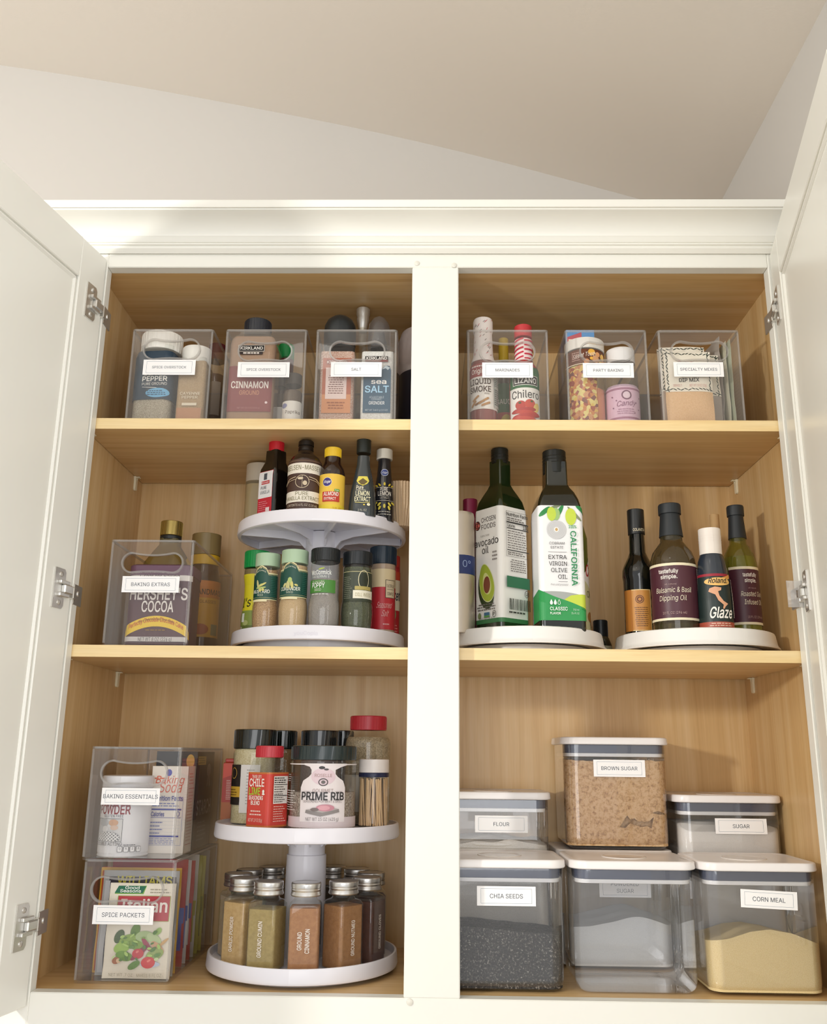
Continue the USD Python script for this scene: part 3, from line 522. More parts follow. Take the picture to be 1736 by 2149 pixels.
def sector(a0, a1, z0, z1, r_): return trimesh.creation.extrude_polygon(Polygon([(0, 0)] + [(r_ * math.sin(a), -r_ * math.cos(a)) for a in np.linspace(a0, a1, 24)]), z1 - z0, engine='earcut').apply_translation([0, 0, z0])
part(t, 'leaf_sprinkles', sector(-1.7, .42, .002, H * .69, half), mk('leaf_mix', {'g': ('texture_coordinate', {}), 'v': ('voronoi_texture', {'scale': 190, 'randomness': 1.0}), 's': ('separate_color', {}), 'r': ('rgb_ramp', {'interpolate': False, 'ramp': [(0, lin('#f2dc8a')), (.28, lin('#d98a4a')), (.5, lin('#b0523a')), (.66, lin('#f0c860')), (.8, lin('#8a4a40')), (.9, lin('#e0a070'))]}), 'b': ('bump', {'strength': .5, 'distance': .002}), 'p': ('principled_bsdf', {'roughness': .5})}, [('g.object', 'v.vector'), ('v.color', 's.color'), ('s.r', 'r.fac'), ('r.color', 'p.base_color'), ('v.distance', 'b.height'), ('b.normal', 'p.normal')], surface='p.BSDF'), 40, kind='stuff')
part(t, 'orange_sugar', sector(.45, 1.9, .002, H * .42, half), powder('orange_sugar', '#e08a60', '#eda27a', 1500), 40)
L = Label(B); L.rect(-R * 1.5, H * .685, R * 1.5, H * .86, '#6b3a22')
for u, v, a, c in ((.004, .82, .0055, '#f0b848'), (.014, .80, .004, '#e8a870'), (.010, .74, .006, '#e0a878'), (.024, .78, .0055, '#f0c060'), (.026, .72, .005, '#e8a870'), (-.004, .71, .004, '#e89858'), (.018, .715, .003, '#f2cc70'), (.003, .745, .0025, '#f0b848'), (.034, .81, .004, '#e8a870')): L.ell(u, H * v, a, a, c)
L.text('Sweet Tooth', -.008, H * .765, .0065, '#f4ece2', w=.034, ital=.3, deg=6); L.rows(-.026, -.010, H * .83, H * .72, 5, '#c9a090'); L.rect(-R * 1.5, H * .678, R * 1.5, H * .688, '#e8d8b8'); L.build(t)
t, B, R, H = jar('curd_jar', 'glass jar with pale lid and lilac pink label beside the sprinkles jar', 'jar', 1273, 1343, 870, .066, BASE1, 739, P(0, .95, .015, 1, .66, 1, .78, .9, .84, .84), GLASS, 1, 0, .50, powder('pink_sugar', '#cfa8bb', '#dbbccb', 900), (.82, 1, .86, plain('#e9e6e4', .35), 0))
L = Label(B); L.rect(-R * 1.5, H * .03, R * 1.5, H * .47, '#dcb9cc'); L.rect(-R * 1.5, H * .425, R * 1.5, H * .45, '#a8748c'); L.rect(-R * 1.5, H * .055, R * 1.5, H * .08, '#a8748c'); L.ring(0.001, H * .355, .0074, .0074, .0018, '#7d5068'); L.ell(0.001, H * .355, .0052, .0052, '#e6cfda'); L.text('Candy', 0, H * .22, .008, '#8c5a78', w=R * 1.15, ital=.35, deg=4); L.rows(-R * .6, R * .6, H * .19, H * .11, 3, '#b58aa2', 1, .4, 'c')
for u, v in ((-.014, .29), (-.019, .2), (.015, .26), (.02, .18), (.012, .13), (-.02, .34), (.022, .33)): L.ell(u, H * v, .0011, .0011, '#8c5a78')
L.build(t)
# sachets with card tops
TAN = powder('dip_powder', '#d9b184', '#e6c299', 500, .6, w=(.3, .7)); GREYBAG = plain('#a59b92', .25)
def leafcard(L, w, h, z0, seed=1, text=True):
    q = random.Random(seed); L.rect(-w / 2, z0, w / 2, h, '#efe8d8'); pts = []
    n = 13
    for i in range(n):
        f = (i + .5) / n
        for uu, vv, d in ((-w / 2 + w * f, h - .004, 0), (-w / 2 + w * f, z0 + .004, 0), (-w / 2 + .004, z0 + (h - z0) * f, 90), (w / 2 - .004, z0 + (h - z0) * f, 90)):
            L.ell(uu, vv + q.uniform(-.001, .001), .0030, .0008, '#39433a', d + q.choice([-28, 24]), lv=2); 
    L.lv = 3
t = None
for i, (u0, v0, u1, vb, y, tilt, nm, txt) in enumerate(((1392, 737, 1490, 878, .040, 3.0, 'front sachet of tan dip mix with a leaf-bordered card top', 1), (1383, 727, 1478, 876, .050, 2.0, 'leaf-bordered sachet right behind the front dip mix sachet', 0), (1432, 744, 1507, 872, .062, -1.0, 'grey sachet with leaf-bordered card, third from the front of its bin', 0), (1379, 731, 1470, 868, .085, 1.0, 'leaf-bordered sachet at the back of the dip mix bin', 0))):
    a, b = W(u0, v0, y), W(u1, v0, y); w, h = b[0] - a[0], a[2] - BASE1 - .001
    t = thing('dip_mix_sachet', nm, 'sachet', ((a[0] + b[0]) / 2, y, BASE1 + .0005))
    pk = Packet(w, h, .007 if i == 0 else .006, i, .02); part(t, 'bag', pk.mesh(), TAN if i == 0 else (GREYBAG if i == 2 else plain('#b29a84', .3)), 60)
    L = Label(pk); leafcard(L, w, h, h * .42, i)
    if txt:
        L.line([(-w * .25, h * .80), (-w * .18, h * .86), (-w * .12, h * .80), (-w * .05, h * .84), (0, h * .80), (w * .08, h * .85), (w * .13, h * .80), (w * .25, h * .83)], .0014, '#d9a09a'); L.rows(-w * .28, w * .28, h * .77, h * .73, 1, '#dbb0aa', 1, .4, 'c'); L.text('DIP MIX', 0, h * .56, .0058, '#3c3a36', bold=True, w=w * .42); L.text('SERVES 7', -w * .25, h * .49, .0040, '#d7a29c', w=w * .18); L.text('NET WT .8 OZ (23g)', w * .18, h * .49, .0040, '#d7a29c', w=w * .36)
    L.build(t, 'card_top'); 
for i, (u0, u1, vt, y, c, nm) in enumerate(((1500, 1528, 702, .055, '#aaa198', 'crumpled grey plastic sachet right of the dip mix sachets'), (1530, 1540, 712, .05, '#d9d6be', 'cream sachet standing on edge near the right of its bin'), (1541, 1550, 708, .045, '#b9bfa6', 'pale green sachet on edge against the right side of its bin'))):
    a, b = W(u0, vt, y), W(u1, vt, y); h = a[2] - BASE1 - .001; th = b[0] - a[0]
    t = thing('mix_sachet', nm, 'sachet', ((.4290, .4408, .4462)[i], y + .055, BASE1 + .0005), 90 + (6 if i == 0 else 0))
    pk = Packet(.10, h, (.010, .0045, .0045)[i], 5 + i, 0, (.0016, .0005, .0005)[i]); part(t, 'bag', pk.mesh(), plain(c, .35), 60)
    if i == 2: L = Label(pk); L.rows(-.045, -.02, h * .8, h * .1, 18, '#7d8a74', 1, .3, seed=8); L.build(t)

# ---------------------------------------------------------------- lower shelf, left
zB = Z2 + .0031
a, b = W(260, 1300, .042), W(395, 1300, .042); cx, w = (a[0] + b[0]) / 2, b[0] - a[0]; h = zz(1183, 330, .042) - zB
t = thing('cocoa_tin', 'brown cocoa tin with yellow banner in the clear bin on the lower shelf', 'tin', (cx, .075, zB)); B = Body([(0, w / 2, .030, .012), (.002, w / 2 + .0008, .0308, .0125), (.004, w / 2, .030, .012), (h - .016, w / 2, .030, .012)]); part(t, 'body', B.mesh(), plain('#5b3f45', .35)); part(t, 'lid', Body([(h - .016, w / 2 + .001, .031, .013), (h - .002, w / 2 + .001, .031, .013), (h, w / 2 - .002, .028, .011)]).mesh(), plain('#6d4a5e', .35))
L = Label(B); hw = w / 2; L.rect(-hw * .98, .006, hw * 1.25, h - .017, '#5a3a40'); L.rect(-hw * .98, h * .79, hw * 1.05, h * .895, '#e9e2dc'); L.text('Great for Baking', 0, h * .815, .0075, '#4d3b3a', w=w * .62); L.text("HERSHEY'S", 0, h * .555, .0165, '#efe9e2', bold=True, w=w * .90); L.text('COCOA', 0, h * .405, .0150, '#efe9e2', bold=True, w=w * .50)
arc = [(hw * .92 * s, h * (.235 + .12 * (1 - s * s))) for s in np.linspace(-1, 1, 21)]; L.poly(arc + [(x_, y_ - h * .13) for x_, y_ in arc[::-1]], '#f3cf35'); L.poly([(hw * .92, h * .105), (hw * 1.05, h * .06), (hw * 1.02, h * .16), (hw * .92, h * .235)], '#e0b92c'); L.poly([(-hw * .92, h * .105), (-hw * 1.0, h * .05), (-hw * .98, h * .16), (-hw * .92, h * .235)], '#e0b92c')
L.text('Perfectly Chocolate Chocolate Cake', 0, h * .185, .0062, '#cf6a2a', w=w * .84, arch=h * .10, bold=True); L.text('For a Delicious Easy One-Bowl', 0, h * .265, .003, '#7d5a20', w=w * .55, arch=h * .04); L.rows(-hw * .4, hw * .4, h * .195, h * .165, 1, '#8d6a24', 1, .5, 'c'); L.rect(-hw * .96, h * .005 + .004, hw * .98, h * .098, '#d9d5d2'); L.text('NET WT 8 OZ (226 g)', 0, h * .045, .0052, '#4d4446', w=w * .52); L.build(t)
t, B, R, H = jar('oil_bottle', 'oil bottle with brass cap standing behind the cocoa tin', 'bottle', 296, 394, 1300, .146, zB, 1096, P(0, .95, .02, 1, .55, 1, .66, .93, .76, .6, .81, .42, .86, .41), clear('oil_amber', (.62, .52, .22), .25, (.35, .28, .10), 1.47), .5, 0, .5, plain('#4b2a3d', .2), (.885, 1, .47, plain('#a08a4e', .3, 0, .8), 24), ucap=346)
part(t, 'neck_ring', lidmesh(H * .855, H * .885, R * .46), BLACKPL)
t, B, R, H = jar('molasses_jar', 'dark molasses jar with yellow seal and orange label, right of the cocoa tin', 'jar', 386, 456, 1320, .228, zB, 1158, P(0, .95, .02, 1, .70, 1, .80, .86, .86, .8), plain('#38190c', .12, .5), 1, 28, None, None, (.86, .955, .86, plain('#e3b52c', .4), 0))
part(t, 'cap', lidmesh(H * .955, H * 1.16, R * .88), plain('#8f7a4e', .4))
L = Label(B); L.rect(-R * 1.2, H * .18, R * 1.2, H * .70, '#e3a935'); L.rect(-R * 1.2, H * .54, R * 1.2, H * .70, '#d98436'); L.text("GRANDMA'S", 0, H * .57, .0085, '#3d2a1c', bold=True, w=R * 2.1); L.text('MOLASSES', 0, H * .49, .0050, '#6b4a1c', w=R * 1.2); L.rect(R * .35, H * .2, R * .85, H * .30, '#8f8a5e'); L.ell(-R * .3, H * .25, R * .5, H * .05, '#b5562a'); L.build(t)

# turntables ------------------------------------------------------
LAV = plain('#efedf4', .25); CREAMPL = plain('#f4f2ee', .28)
def tray(r, z0, z1, floor, t_=.0035, flare=.0):
    return Body([(floor - .0025, r * .5, r * .5, r), (floor - .0025, r - .004, r - .004, r), (z0, r - .006, r - .006, r), (z0 - .0, r - .003, r - .003, r), (z0 + .001, r - .001, r - .001, r), (z0 + .004, r, r, r), (z1 - .0015, r - .0012, r - .0012, r), (z1, r - .002, r - .002, r), (z1, r - t_ - .001, r - t_ - .001, r), (z1 - .001, r - t_ - .0015, r - t_ - .0015, r), (floor, r - t_ - .003, r - t_ - .003, r), (floor, .004, .004, .004)]).mesh(18)
def two_tier(name, lab, cx, cy, zb, r, low, up, mat, ribs):
    """low, up: (rim bottom, rim top, floor) heights above zb."""
    t = thing(name, lab, 'turntable', (cx, cy, zb))
    part(t, 'base_ring', circ([(0, r * .86), (.0015, r * .87), (low[0] + .002, r * .87), (low[0] + .0025, r * .5)]).mesh(16), plain('#c9c8cc', .35))
    part(t, 'lower_tray', tray(r, *low), mat, 30); part(t, 'upper_tray', tray(r, *up), mat, 30)
    pr = .0265
    part(t, 'post', circ([(low[2], pr * 1.12), (low[2] + .002, pr * 1.12), (up[2] - .04, pr * 1.06), (up[2] - .039, pr * .98), (up[2] - .0035, pr * .96)]).mesh(12), mat, 30)
    if ribs:
        for k in range(8):
            a = 2 * PI * (k + .35) / 8; zt, zb_ = up[2] - .0024, up[0] + .0012
            g = Polygon([(pr * .93, zt), (r - .0055, zt), (r - .0055, zb_), (r * .45, zb_ - .001), (pr * 1.35, zb_ - .005), (pr * 1.02, zb_ - .014), (pr * .93, zb_ - .014)])
            mm = trimesh.creation.extrude_polygon(g, .0026, engine='earcut'); V = np.array(mm.vertices); mm.vertices = np.stack([V[:, 0], V[:, 2] - .0013, V[:, 1]], 1); part(t, 'rib', rot(mm, math.degrees(a)), mat, 30)
    return t
MLX, MLY, MLR = -.1740, .1560, .1305
ml = two_tier('two_tier_turntable', 'white two-tier turntable on the lower shelf holding extracts and green-capped spices', MLX, MLY, Z2, MLR, (.0105, .0306, .0258), (.1785, .1975, .1930), LAV, True)
L = Label(circ([(0, MLR + .0001), (.03, MLR - .0008)])); L.text('youCopia', -.002, .0165, .0055, '#e4e1ea'); L.build(ml, 'embossed_mark')
BLX, BLY, BLR = -.1795, .1560, .1320
two_tier('two_tier_turntable', 'white two-tier turntable on the cabinet floor with silver-lidded spice jars below', BLX, BLY, 0.0, BLR, (.0045, .0245, .0155), (.1725, .1925, .1880), LAV, True)
def flat_turntable(lab, cx, cy, r):
    t = thing('turntable', lab, 'turntable', (cx, cy, Z2))
    part(t, 'base_ring', circ([(0, r * .82), (.010, r * .82), (.0105, r * .5)]).mesh(16), plain('#dcd8d2', .4))
    part(t, 'tray', Body([(z, q, q, q) for z, q in ((.012, .02), (.012, r - .006), (.0095, r - .002), (.0095, r + .0025), (.0115, r + .003), (.014, r + .0005), (.017, r - .0008), (.030, r - .003), (.0325, r - .004), (.0335, r - .006), (.0325, r - .0070), (.0285, r - .008), (.0280, .004))]).mesh(18), CREAMPL, 30); return t
flat_turntable('low cream turntable carrying the two tall square oil bottles', .1360, .150, .1190)
flat_turntable('low cream turntable carrying the dressing bottles at the right', .3905, .150, .1175)

# ---------------------------------------------------------------- upper tray of the left turntable: extracts
zU = Z2 + .1932
t, B, R, H = jar('salt_tub', 'tan tub with pale lid at the back left of the extract turntable', 'tub', 513, 572, 1070, .185, zU, 978, P(0, .92, .02, .95, .74, .95), clear('hazy_tub', (.8, .74, .6), .35, (.55, .45, .28)), .7, 0, .70, plain('#e9e0c8', .7), (.74, 1, 1.0, plain('#c9bda9', .45), 0))
t, B, R, H = jar('vanilla_bottle', 'dark square vanilla bottle with red cap on the extract turntable', 'extract bottle', 548, 601, 1060, .083, zU, 926, P(0, .93, .01, 1, .52, 1, .62, .92, .72, .66, .86, .62), DARKGLASS, .32, -36, None, None, (.83, 1, .60, plain('#c4202c', .35), 36), r=.0185, ucap=578)
L = Label(B); w = R * .78; L.rect(-w, H * .03, w, H * .58, '#c22536'); L.rect(-w * .98, H * .245, w * .98, H * .575, '#e4e2e2'); L.rect(-w * .25, H * .47, w * .2, H * .55, '#4b4f58'); L.rect(-w * .55, H * .415, w * .6, H * .455, '#b8232c'); L.text('McCormick', 0, H * .425, .0028, '#ffffff', w=w * 1.0); L.text('PURE', -w * .2, H * .355, .0046, '#4a5058', w=w * .8); L.text('VANILLA', 0, H * .295, .0050, '#7d838a', w=w * 1.35); L.rows(-w * .8, w * .7, H * .21, H * .06, 6, '#e0828a', .95, .4); L.rect(w * .25, H * .05, w * .8, H * .12, '#ead6d6'); L.build(t)
t, B, R, H = jar('vanilla_bottle', 'round brown vanilla bottle with cream banded label and dark foil cap', 'extract bottle', 602, 673, 1060, .062, zU, 926, P(0, .94, .01, 1, .64, 1, .70, .96, .76, .82, .80, .60, .83, .46, .87, .42), plain('#241914', .12, .5), 1, 0, None, None, None, ucap=641)
part(t, 'lid', circ([(H * .85, R * .42), (H * .86, R * .46), (H * .90, R * .45), (H * .92, R * .43), (H * .925, R * .47), (H * .98, R * .46), (H, R * .38), (H * 1.0003, R * .1)]).mesh(9), plain('#3d3a38', .25, 0, .9), 35)
L = Label(B); L.rect(-R * 1.5, H * .04, R * 1.5, H * .70, '#4a3228'); L.rect(-R * 1.5, H * .51, R * 1.5, H * .645, '#eee6d6'); L.rect(-R * 1.5, H * .14, R * 1.5, H * .28, '#eee6d6'); L.line([(-R * 1.5, H * .675), (R * 1.5, H * .675)], .0007, '#8d7058'); L.text('NIELSEN-MASSEY', 0, H * .555, .0072, '#8a8462', w=R * 2.35); L.text('PURE', 0, H * .225, .0056, '#8a8462', w=R * .75); L.text('VANILLA EXTRACT', 0, H * .165, .0056, '#8a8462', w=R * 2.2); L.text('CONTENTS 4 FL OZ (118 ml)', 0, H * .085, .0034, '#d8cbb8', w=R * 1.9)
L.ring(0, H * .40, R * .40, H * .085, .0009, '#d5c3a4'); L.line([(0, H * .33), (0, H * .48)], .0005, '#d5c3a4'); L.ell(R * .16, H * .38, R * .12, H * .03, '#d5c3a4'); L.ell(-R * .1, H * .44, R * .16, H * .018, '#d5c3a4')
for s_ in (-1, 1): L.line([(s_ * R * .38, H * .46), (s_ * R * .8, H * .44), (s_ * R * 1.2, H * .38)], .0012, '#cbb594'); L.line([(s_ * R * .38, H * .43), (s_ * R * .85, H * .41), (s_ * R * 1.15, H * .36)], .0008, '#cbb594')
L.build(t)
t, B, R, H = jar('almond_bottle', 'small brown extract bottle with yellow cap and yellow label', 'extract bottle', 669, 722, 1060, .058, zU, 942, P(0, .94, .01, 1, .62, 1, .68, .94, .75, .72, .80, .64, .9, .62), AMBER, 1, 0, None, None, (.86, 1, .66, plain('#eec92f', .4), 40), ucap=697)
L = Label(B); L.rect(-R * 1.5, .0008, R * 1.5, H * .575, '#f2c84a'); L.rect(-R * 1.5, .0008, R * 1.5, H * .13, '#f0d43c'); L.ell(-R * .28, H * .455, R * .37, R * .37, '#f5efe8'); L.ell(-R * .28, H * .455, R * .34, R * .34, '#3b2f7d'); L.text('Kroger', -R * .28, H * .44, .0040, '#f3f0f4', w=R * .52, ital=.3, bold=True); L.rect(R * .30, H * .315, R * .72, H * .355, '#6aa544', .001); L.text('Pure', R * .5, H * .325, .0026, '#f0f4e0', w=R * .28); L.rect(-R * .62, H * .17, R * .72, H * .315, '#c43a28', .0008); L.text('ALMOND', R * .06, H * .255, .0056, '#f4ece0', bold=True, w=R * 1.15); L.text('EXTRACT', -R * .02, H * .195, .0038, '#f4ece0', bold=True, w=R * .9); L.text('2 FL OZ', R * .55, H * .05, .0042, '#d9a92c', w=R * .7); L.build(t)
t, B, R, H = jar('lemon_bottle', 'black lemon extract bottle with long tapering neck and black cap', 'extract bottle', 731, 790, 1070, .070, zU, 924, P(0, .97, .01, 1, .10, 1, .30, .9, .50, .68, .66, .48, .78, .44), plain('#3a4144', .18, .5), .8, 4, None, None, (.82, 1, .52, plain('#1d2420', .4), 0), ucap=753)
L = Label(B); L.poly([(-R * .45, H * .44), (-R * .32, H * .50), (R * .30, H * .50), (R * .45, H * .44), (R * .3, H * .40), (0, H * .375), (-R * .3, H * .40)], '#e6d65c'); L.poly([(-R * .33, H * .43), (0, H * .475), (R * .33, H * .43), (R * .1, H * .39), (-R * .12, H * .39)], '#6b5a34'); L.text('Pure', -R * .2, H * .33, .0056, '#ece4cc', bold=True, w=R * .5); L.line([(-R * .45, H * .318), (R * .2, H * .318)], .0006, '#ece4cc'); L.text('LEMON', 0, H * .245, .0072, '#efe8c4', bold=True, w=R * .95); L.text('EXTRACT', 0, H * .175, .0068, '#efe8c4', bold=True, w=R * 1.1); L.line([(-R * .5, H * .16), (0, H * .155), (R * .5, H * .165)], .0008, '#e8d880'); L.ell(R * .42, H * .135, .0024, .0022, '#efe8c4'); L.ell(R * .12, H * .13, .0014, .0012, '#e0c850'); L.text('2 FL OZ', 0, H * .05, .003, '#c9c6b4', w=R * .6); L.build(t)
t, B, R, H = jar('lemon_bottle', 'slim dark lemon extract bottle with white cap at the right of the tray', 'extract bottle', 783, 827, 1080, .094, zU, 945, P(0, .95, .01, 1, .30, 1, .45, .9, .62, .72, .78, .62, .90, .60), plain('#26262b', .18, .5), 1, 6, None, None, (.86, 1, .78, plain('#d4cfc2', .4), 0), ucap=797)
L = Label(B); L.ring(0, H * .66, R * .36, R * .36, .0008, '#c9cfe0'); L.ell(0, H * .66, R * .30, R * .30, '#3b4a86'); L.text('Kroger', 0, H * .645, .0034, '#eceef4', w=R * .48, ital=.3); L.text('PURE', -R * .05, H * .40, .0052, '#e4dcd0', bold=True, w=R * .7); L.text('LEMON', 0, H * .335, .0066, '#e4dcd0', bold=True, w=R * 1.25); L.text('EXTRACT', 0, H * .29, .0036, '#c4bcb0', w=R * .8); L.line([(-R * .9, H * .45), (R * .9, H * .45)], .0006, '#d8cdb8'); L.line([(-R * .95, H * .265), (R * .95, H * .265)], .0006, '#d8cdb8')
for dx, dz, dg in ((0, .03, 0), (-.45, .02, 35), (.45, .02, -35), (-.75, .008, 60), (.75, .008, -60)): L.ell(R * dx, H * (.465 + dz), .0013, .0028, '#d9c03a', dg)
for dx, dz, dg in ((0, .06, 0), (-.45, .035, -40), (.45, .035, 40), (-.8, .02, -65), (.8, .02, 65), (-.4, .085, -20), (.4, .085, 20)): L.ell(R * dx, H * (.25 - dz), .0016, .0034, '#dcca4c', dg)
L.rows(-R * .7, R * .7, H * .13, H * .06, 2, '#a8a498', .9, .4, 'c'); L.build(t)
# nested baking cups
CUP = plain('#cbb190', .75)
a = W(836, 1060, .125); cx_, cy_ = a[0] + .004, .128; n_ = 8; ztop = zz(1018, 830, .125); st = (ztop - zU - .036) / (n_ - 1)
for i in range(n_):
    t = thing('baking_cup', ['bottom', 'second lowest', 'third lowest', 'fourth lowest', 'fourth from top', 'third from top', 'second from top', 'topmost'][i] + ' tan baking cup in the fluted stack on the extract turntable', 'baking cup', (cx_, cy_, zU + i * st + .0003), 0, 'nested fluted baking cups')
    V, Fc, NN = [], [], 72
    rows_ = ((0.036, .0265), (0.0, .0185), (.0008, .0175), (.0352, .0255))
    for z_, r_ in rows_:
        for k in range(NN): aa = 2 * PI * k / NN; q_ = r_ + (.0009 if k % 2 else -.0009); V.append((q_ * math.cos(aa), q_ * math.sin(aa), z_))
    for i_ in range(3):
        for k in range(NN): p0, p1 = i_ * NN + k, i_ * NN + (k + 1) % NN; Fc += [[p0, p0 + NN, p1 + NN], [p0, p1 + NN, p1]] if True else []
    for k in range(NN): p0, p1 = 3 * NN + k, 3 * NN + (k + 1) % NN; Fc += [[p0, k, (k + 1) % NN], [p0, (k + 1) % NN, p1]]
    V += [(0, 0, 0), (0, 0, .0008)]; c0 = len(V) - 2
    for k in range(NN): Fc += [[c0, NN + (k + 1) % NN, NN + k], [c0 + 1, 2 * NN + k, 2 * NN + (k + 1) % NN]]
    part(t, 'paper', trimesh.Trimesh(np.array(V), np.array(Fc), process=False), CUP, False)

# ---------------------------------------------------------------- lower tray of the left turntable: green-capped spices
zL = Z2 + .0260
SPICE = P(0, .80, .015, .86, .10, .96, .24, 1.0, .34, .97, .40, .90, .80, .90, .84, .84)
t, B, R, H = jar('seasoning_bottle', 'seasoning bottle with bright green cap and yellow label at the left edge of its tray', 'spice jar', 507, 562, 1300, .150, zL, 1159, P(0, .9, .02, 1, .22, 1, .42, .86, .60, .86, .70, .96, .78, .96), plain('#8a7a55', .3), 1, -20, None, None, (.80, 1, 1.0, plain('#0f9a4a', .35), 30), ucap=536)
L = Label(B); L.rect(-R * 1.8, H * .05, R * .6, H * .72, '#e9dc2e'); L.rect(-R * 1.8, H * .05, R * .6, H * .30, '#8fa04a'); L.rect(-R * 1.8, H * .05, R * .6, H * .13, '#6d7a3c')
L.text("ll's", -R * .35, H * .34, .014, '#1f1f1a', w=R * .9, ital=.25, deg=6); L.ell(-R * .7, H * .10, .004, .003, '#cfc6a8'); L.ell(-R * .2, H * .16, .005, .004, '#b8c07a'); L.rect(-R * .6, H * .17, -R * .3, H * .27, '#eef0e4'); L.build(t)
def green_label(L, R, H, name, sub, shift, motif, v0=.38, v1=.70):
    u0, u1 = -R * 1.25, R * 1.45; G = '#1d4f43'
    top = [(u0, H * v1), (shift - R * .55, H * v1), (shift - R * .38, H * (v1 + .06)), (shift, H * (v1 + .10)), (shift + R * .38, H * (v1 + .06)), (shift + R * .55, H * v1), (u1, H * v1)]
    L.poly([(u0, H * v0), (u1, H * v0)] + [(a_, b_ + H * .018) for a_, b_ in top[::-1]], '#e8dca8'); L.poly([(u0, H * (v0 + .012)), (u1, H * (v0 + .012))] + top[::-1], G); L.line([(u0, H * (v0 + .03)), (u1, H * (v0 + .03))], .0004, '#d8cf98'); L.line([(a_, b_ - .0012) for a_, b_ in top], .0004, '#d8cf98')
    L.text('McCormick', shift, H * (v1 + .015), .0024, '#e6e8d0', w=R * .7, arch=.003); L.text(name, shift, H * (v0 + .085), .0050, '#eef0e0', bold=True, w=R * 1.35); L.text(sub, shift, H * (v0 + .05), .0028, '#dfe2cc', w=R * .45)
    for a_, b_, p_, q_, d_ in motif: L.ell(shift + R * a_, H * (v0 + b_), R * p_, H * q_, rnd.choice(['#d9cf7a', '#b8c878', '#cfc98a']), d_)
    L.rows(R * .85, R * 1.35, H * (v1 - .02), H * (v0 + .04), 12, '#3d7a66', .9, .35)
    L.rect(shift - R * .55, H * (v0 - .022), shift + R * .5, H * v0, '#efe6bc', .0005)
SAGE = plain('#b5cfae', .4)
t, B, R, H = jar('mustard_seed_jar', 'mustard seed jar with sage green cap and dark green label', 'spice jar', 528, 586, 1290, .098, zL, 1164, SPICE, GLASS, 1, -28, .78, powder('mustard_seed', '#a87f55', '#d2ab7c', 750, .6, w=(.42, .58), bump=.6), (.83, 1, .90, SAGE, 0), ucap=566)
L = Label(B); green_label(L, R, H, 'MUSTARD', 'SEED', R * .15, [(-.1, .17, .28, .014, 40), (.15, .19, .3, .012, 30), (.1, .15, .3, .012, 10), (-.2, .2, .08, .05, 10), (0, .12, .1, .02, 0), (.2, .125, .09, .018, 30)], .40, .72); L.build(t)
t, B, R, H = jar('coriander_jar', 'ground coriander jar with sage green cap and dark green label', 'spice jar', 583, 646, 1290, .076, zL, 1157, SPICE, GLASS, 1, -12, .80, powder('coriander', '#c4a377', '#d6b88c', 900), (.83, 1, .90, SAGE, 0), ucap=622)
L = Label(B); green_label(L, R, H, 'CORIANDER', 'SEED', R * .05, [(-.15, .16, .10, .05, -12), (.12, .16, .10, .05, 12), (0, .21, .14, .035, 0), (-.35, .15, .08, .03, -30), (.4, .15, .12, .012, -20), (-.05, .14, .06, .04, 0)], .40, .73); L.build(t)
t, B, R, H = jar('poppy_seed_jar', 'poppy seed jar with black cap and bright green band', 'spice jar', 646, 713, 1290, .066, zL, 1154, SPICE, GLASS, 1, -8, .62, powder('poppy', '#77706c', '#b5aca4', 1400, .7, w=(.35, .65)), (.84, 1, .91, BLACKPL, 36), ucap=684)
L = Label(B); L.rect(-R * .95, H * .445, R * .95, H * .60, '#4c8a38'); L.text('McCormick', -R * .05, H * .665, .0062, '#eceee8', bold=True, w=R * 1.35); L.text('GOURMET', -R * .05, H * .625, .0034, '#d8dcd2', w=R * 1.1); L.ell(R * .0, H * .735, R * .2, H * .008, '#b6cc4a', 14); L.text('ALL NATURAL', -R * .2, H * .565, .003, '#dfe6d0', w=R * .85); L.text('POPPY', -R * .2, H * .505, .0068, '#f3f5ee', bold=True, w=R * .85); L.text('SEED', -R * .2, H * .465, .0034, '#e6ead8', w=R * .45); L.rows(-R * .8, R * .6, H * .44, H * .415, 1, '#d0cfc8', .95, .5, 'c'); L.build(t)
t, B, R, H = jar('dill_jar', 'dark green dill jar with black cap and gold banded label', 'spice jar', 714, 782, 1300, .083, zL, 1161, SPICE, GLASS, 1, 24, .80, powder('dill', '#3d412c', '#5a5f40', 700, .8), (.83, 1, .92, plain('#191e22', .35), 36), ucap=752)
L = Label(B); L.rect(-R * 1.4, H * .37, R * 1.2, H * .745, '#3c4334'); L.line([(-R * 1.4, H * .735), (R * 1.2, H * .735)], .0007, '#d9cf9a'); L.rows(-R * 1.25, -R * .6, H * .68, H * .40, 12, '#8f947e', .95, .3); L.ring(R * .10, H * .635, R * .36, H * .12, .0011, '#dcd3ac'); L.ell(R * .10, H * .63, R * .28, H * .09, '#2c3324'); L.rect(-R * .45, H * .51, R * .65, H * .555, '#b8a860', .001); L.rect(-R * .55, H * .405, R * .85, H * .505, '#f2edd8'); L.text('DILL WEED', R * .1, H * .43, .0050, '#a89c6a', w=R * 1.0); L.build(t)
t, B, R, H = jar('seasoned_salt_jar', 'tall seasoned salt jar with dark blue cap and red label', 'spice jar', 776, 828, 1310, .134, zL, 1150, STRAIGHT, plain('#b7a08a', .3), 1, 12, None, None, (.80, 1, 1.08, plain('#172a3a', .35), 36), ucap=797)
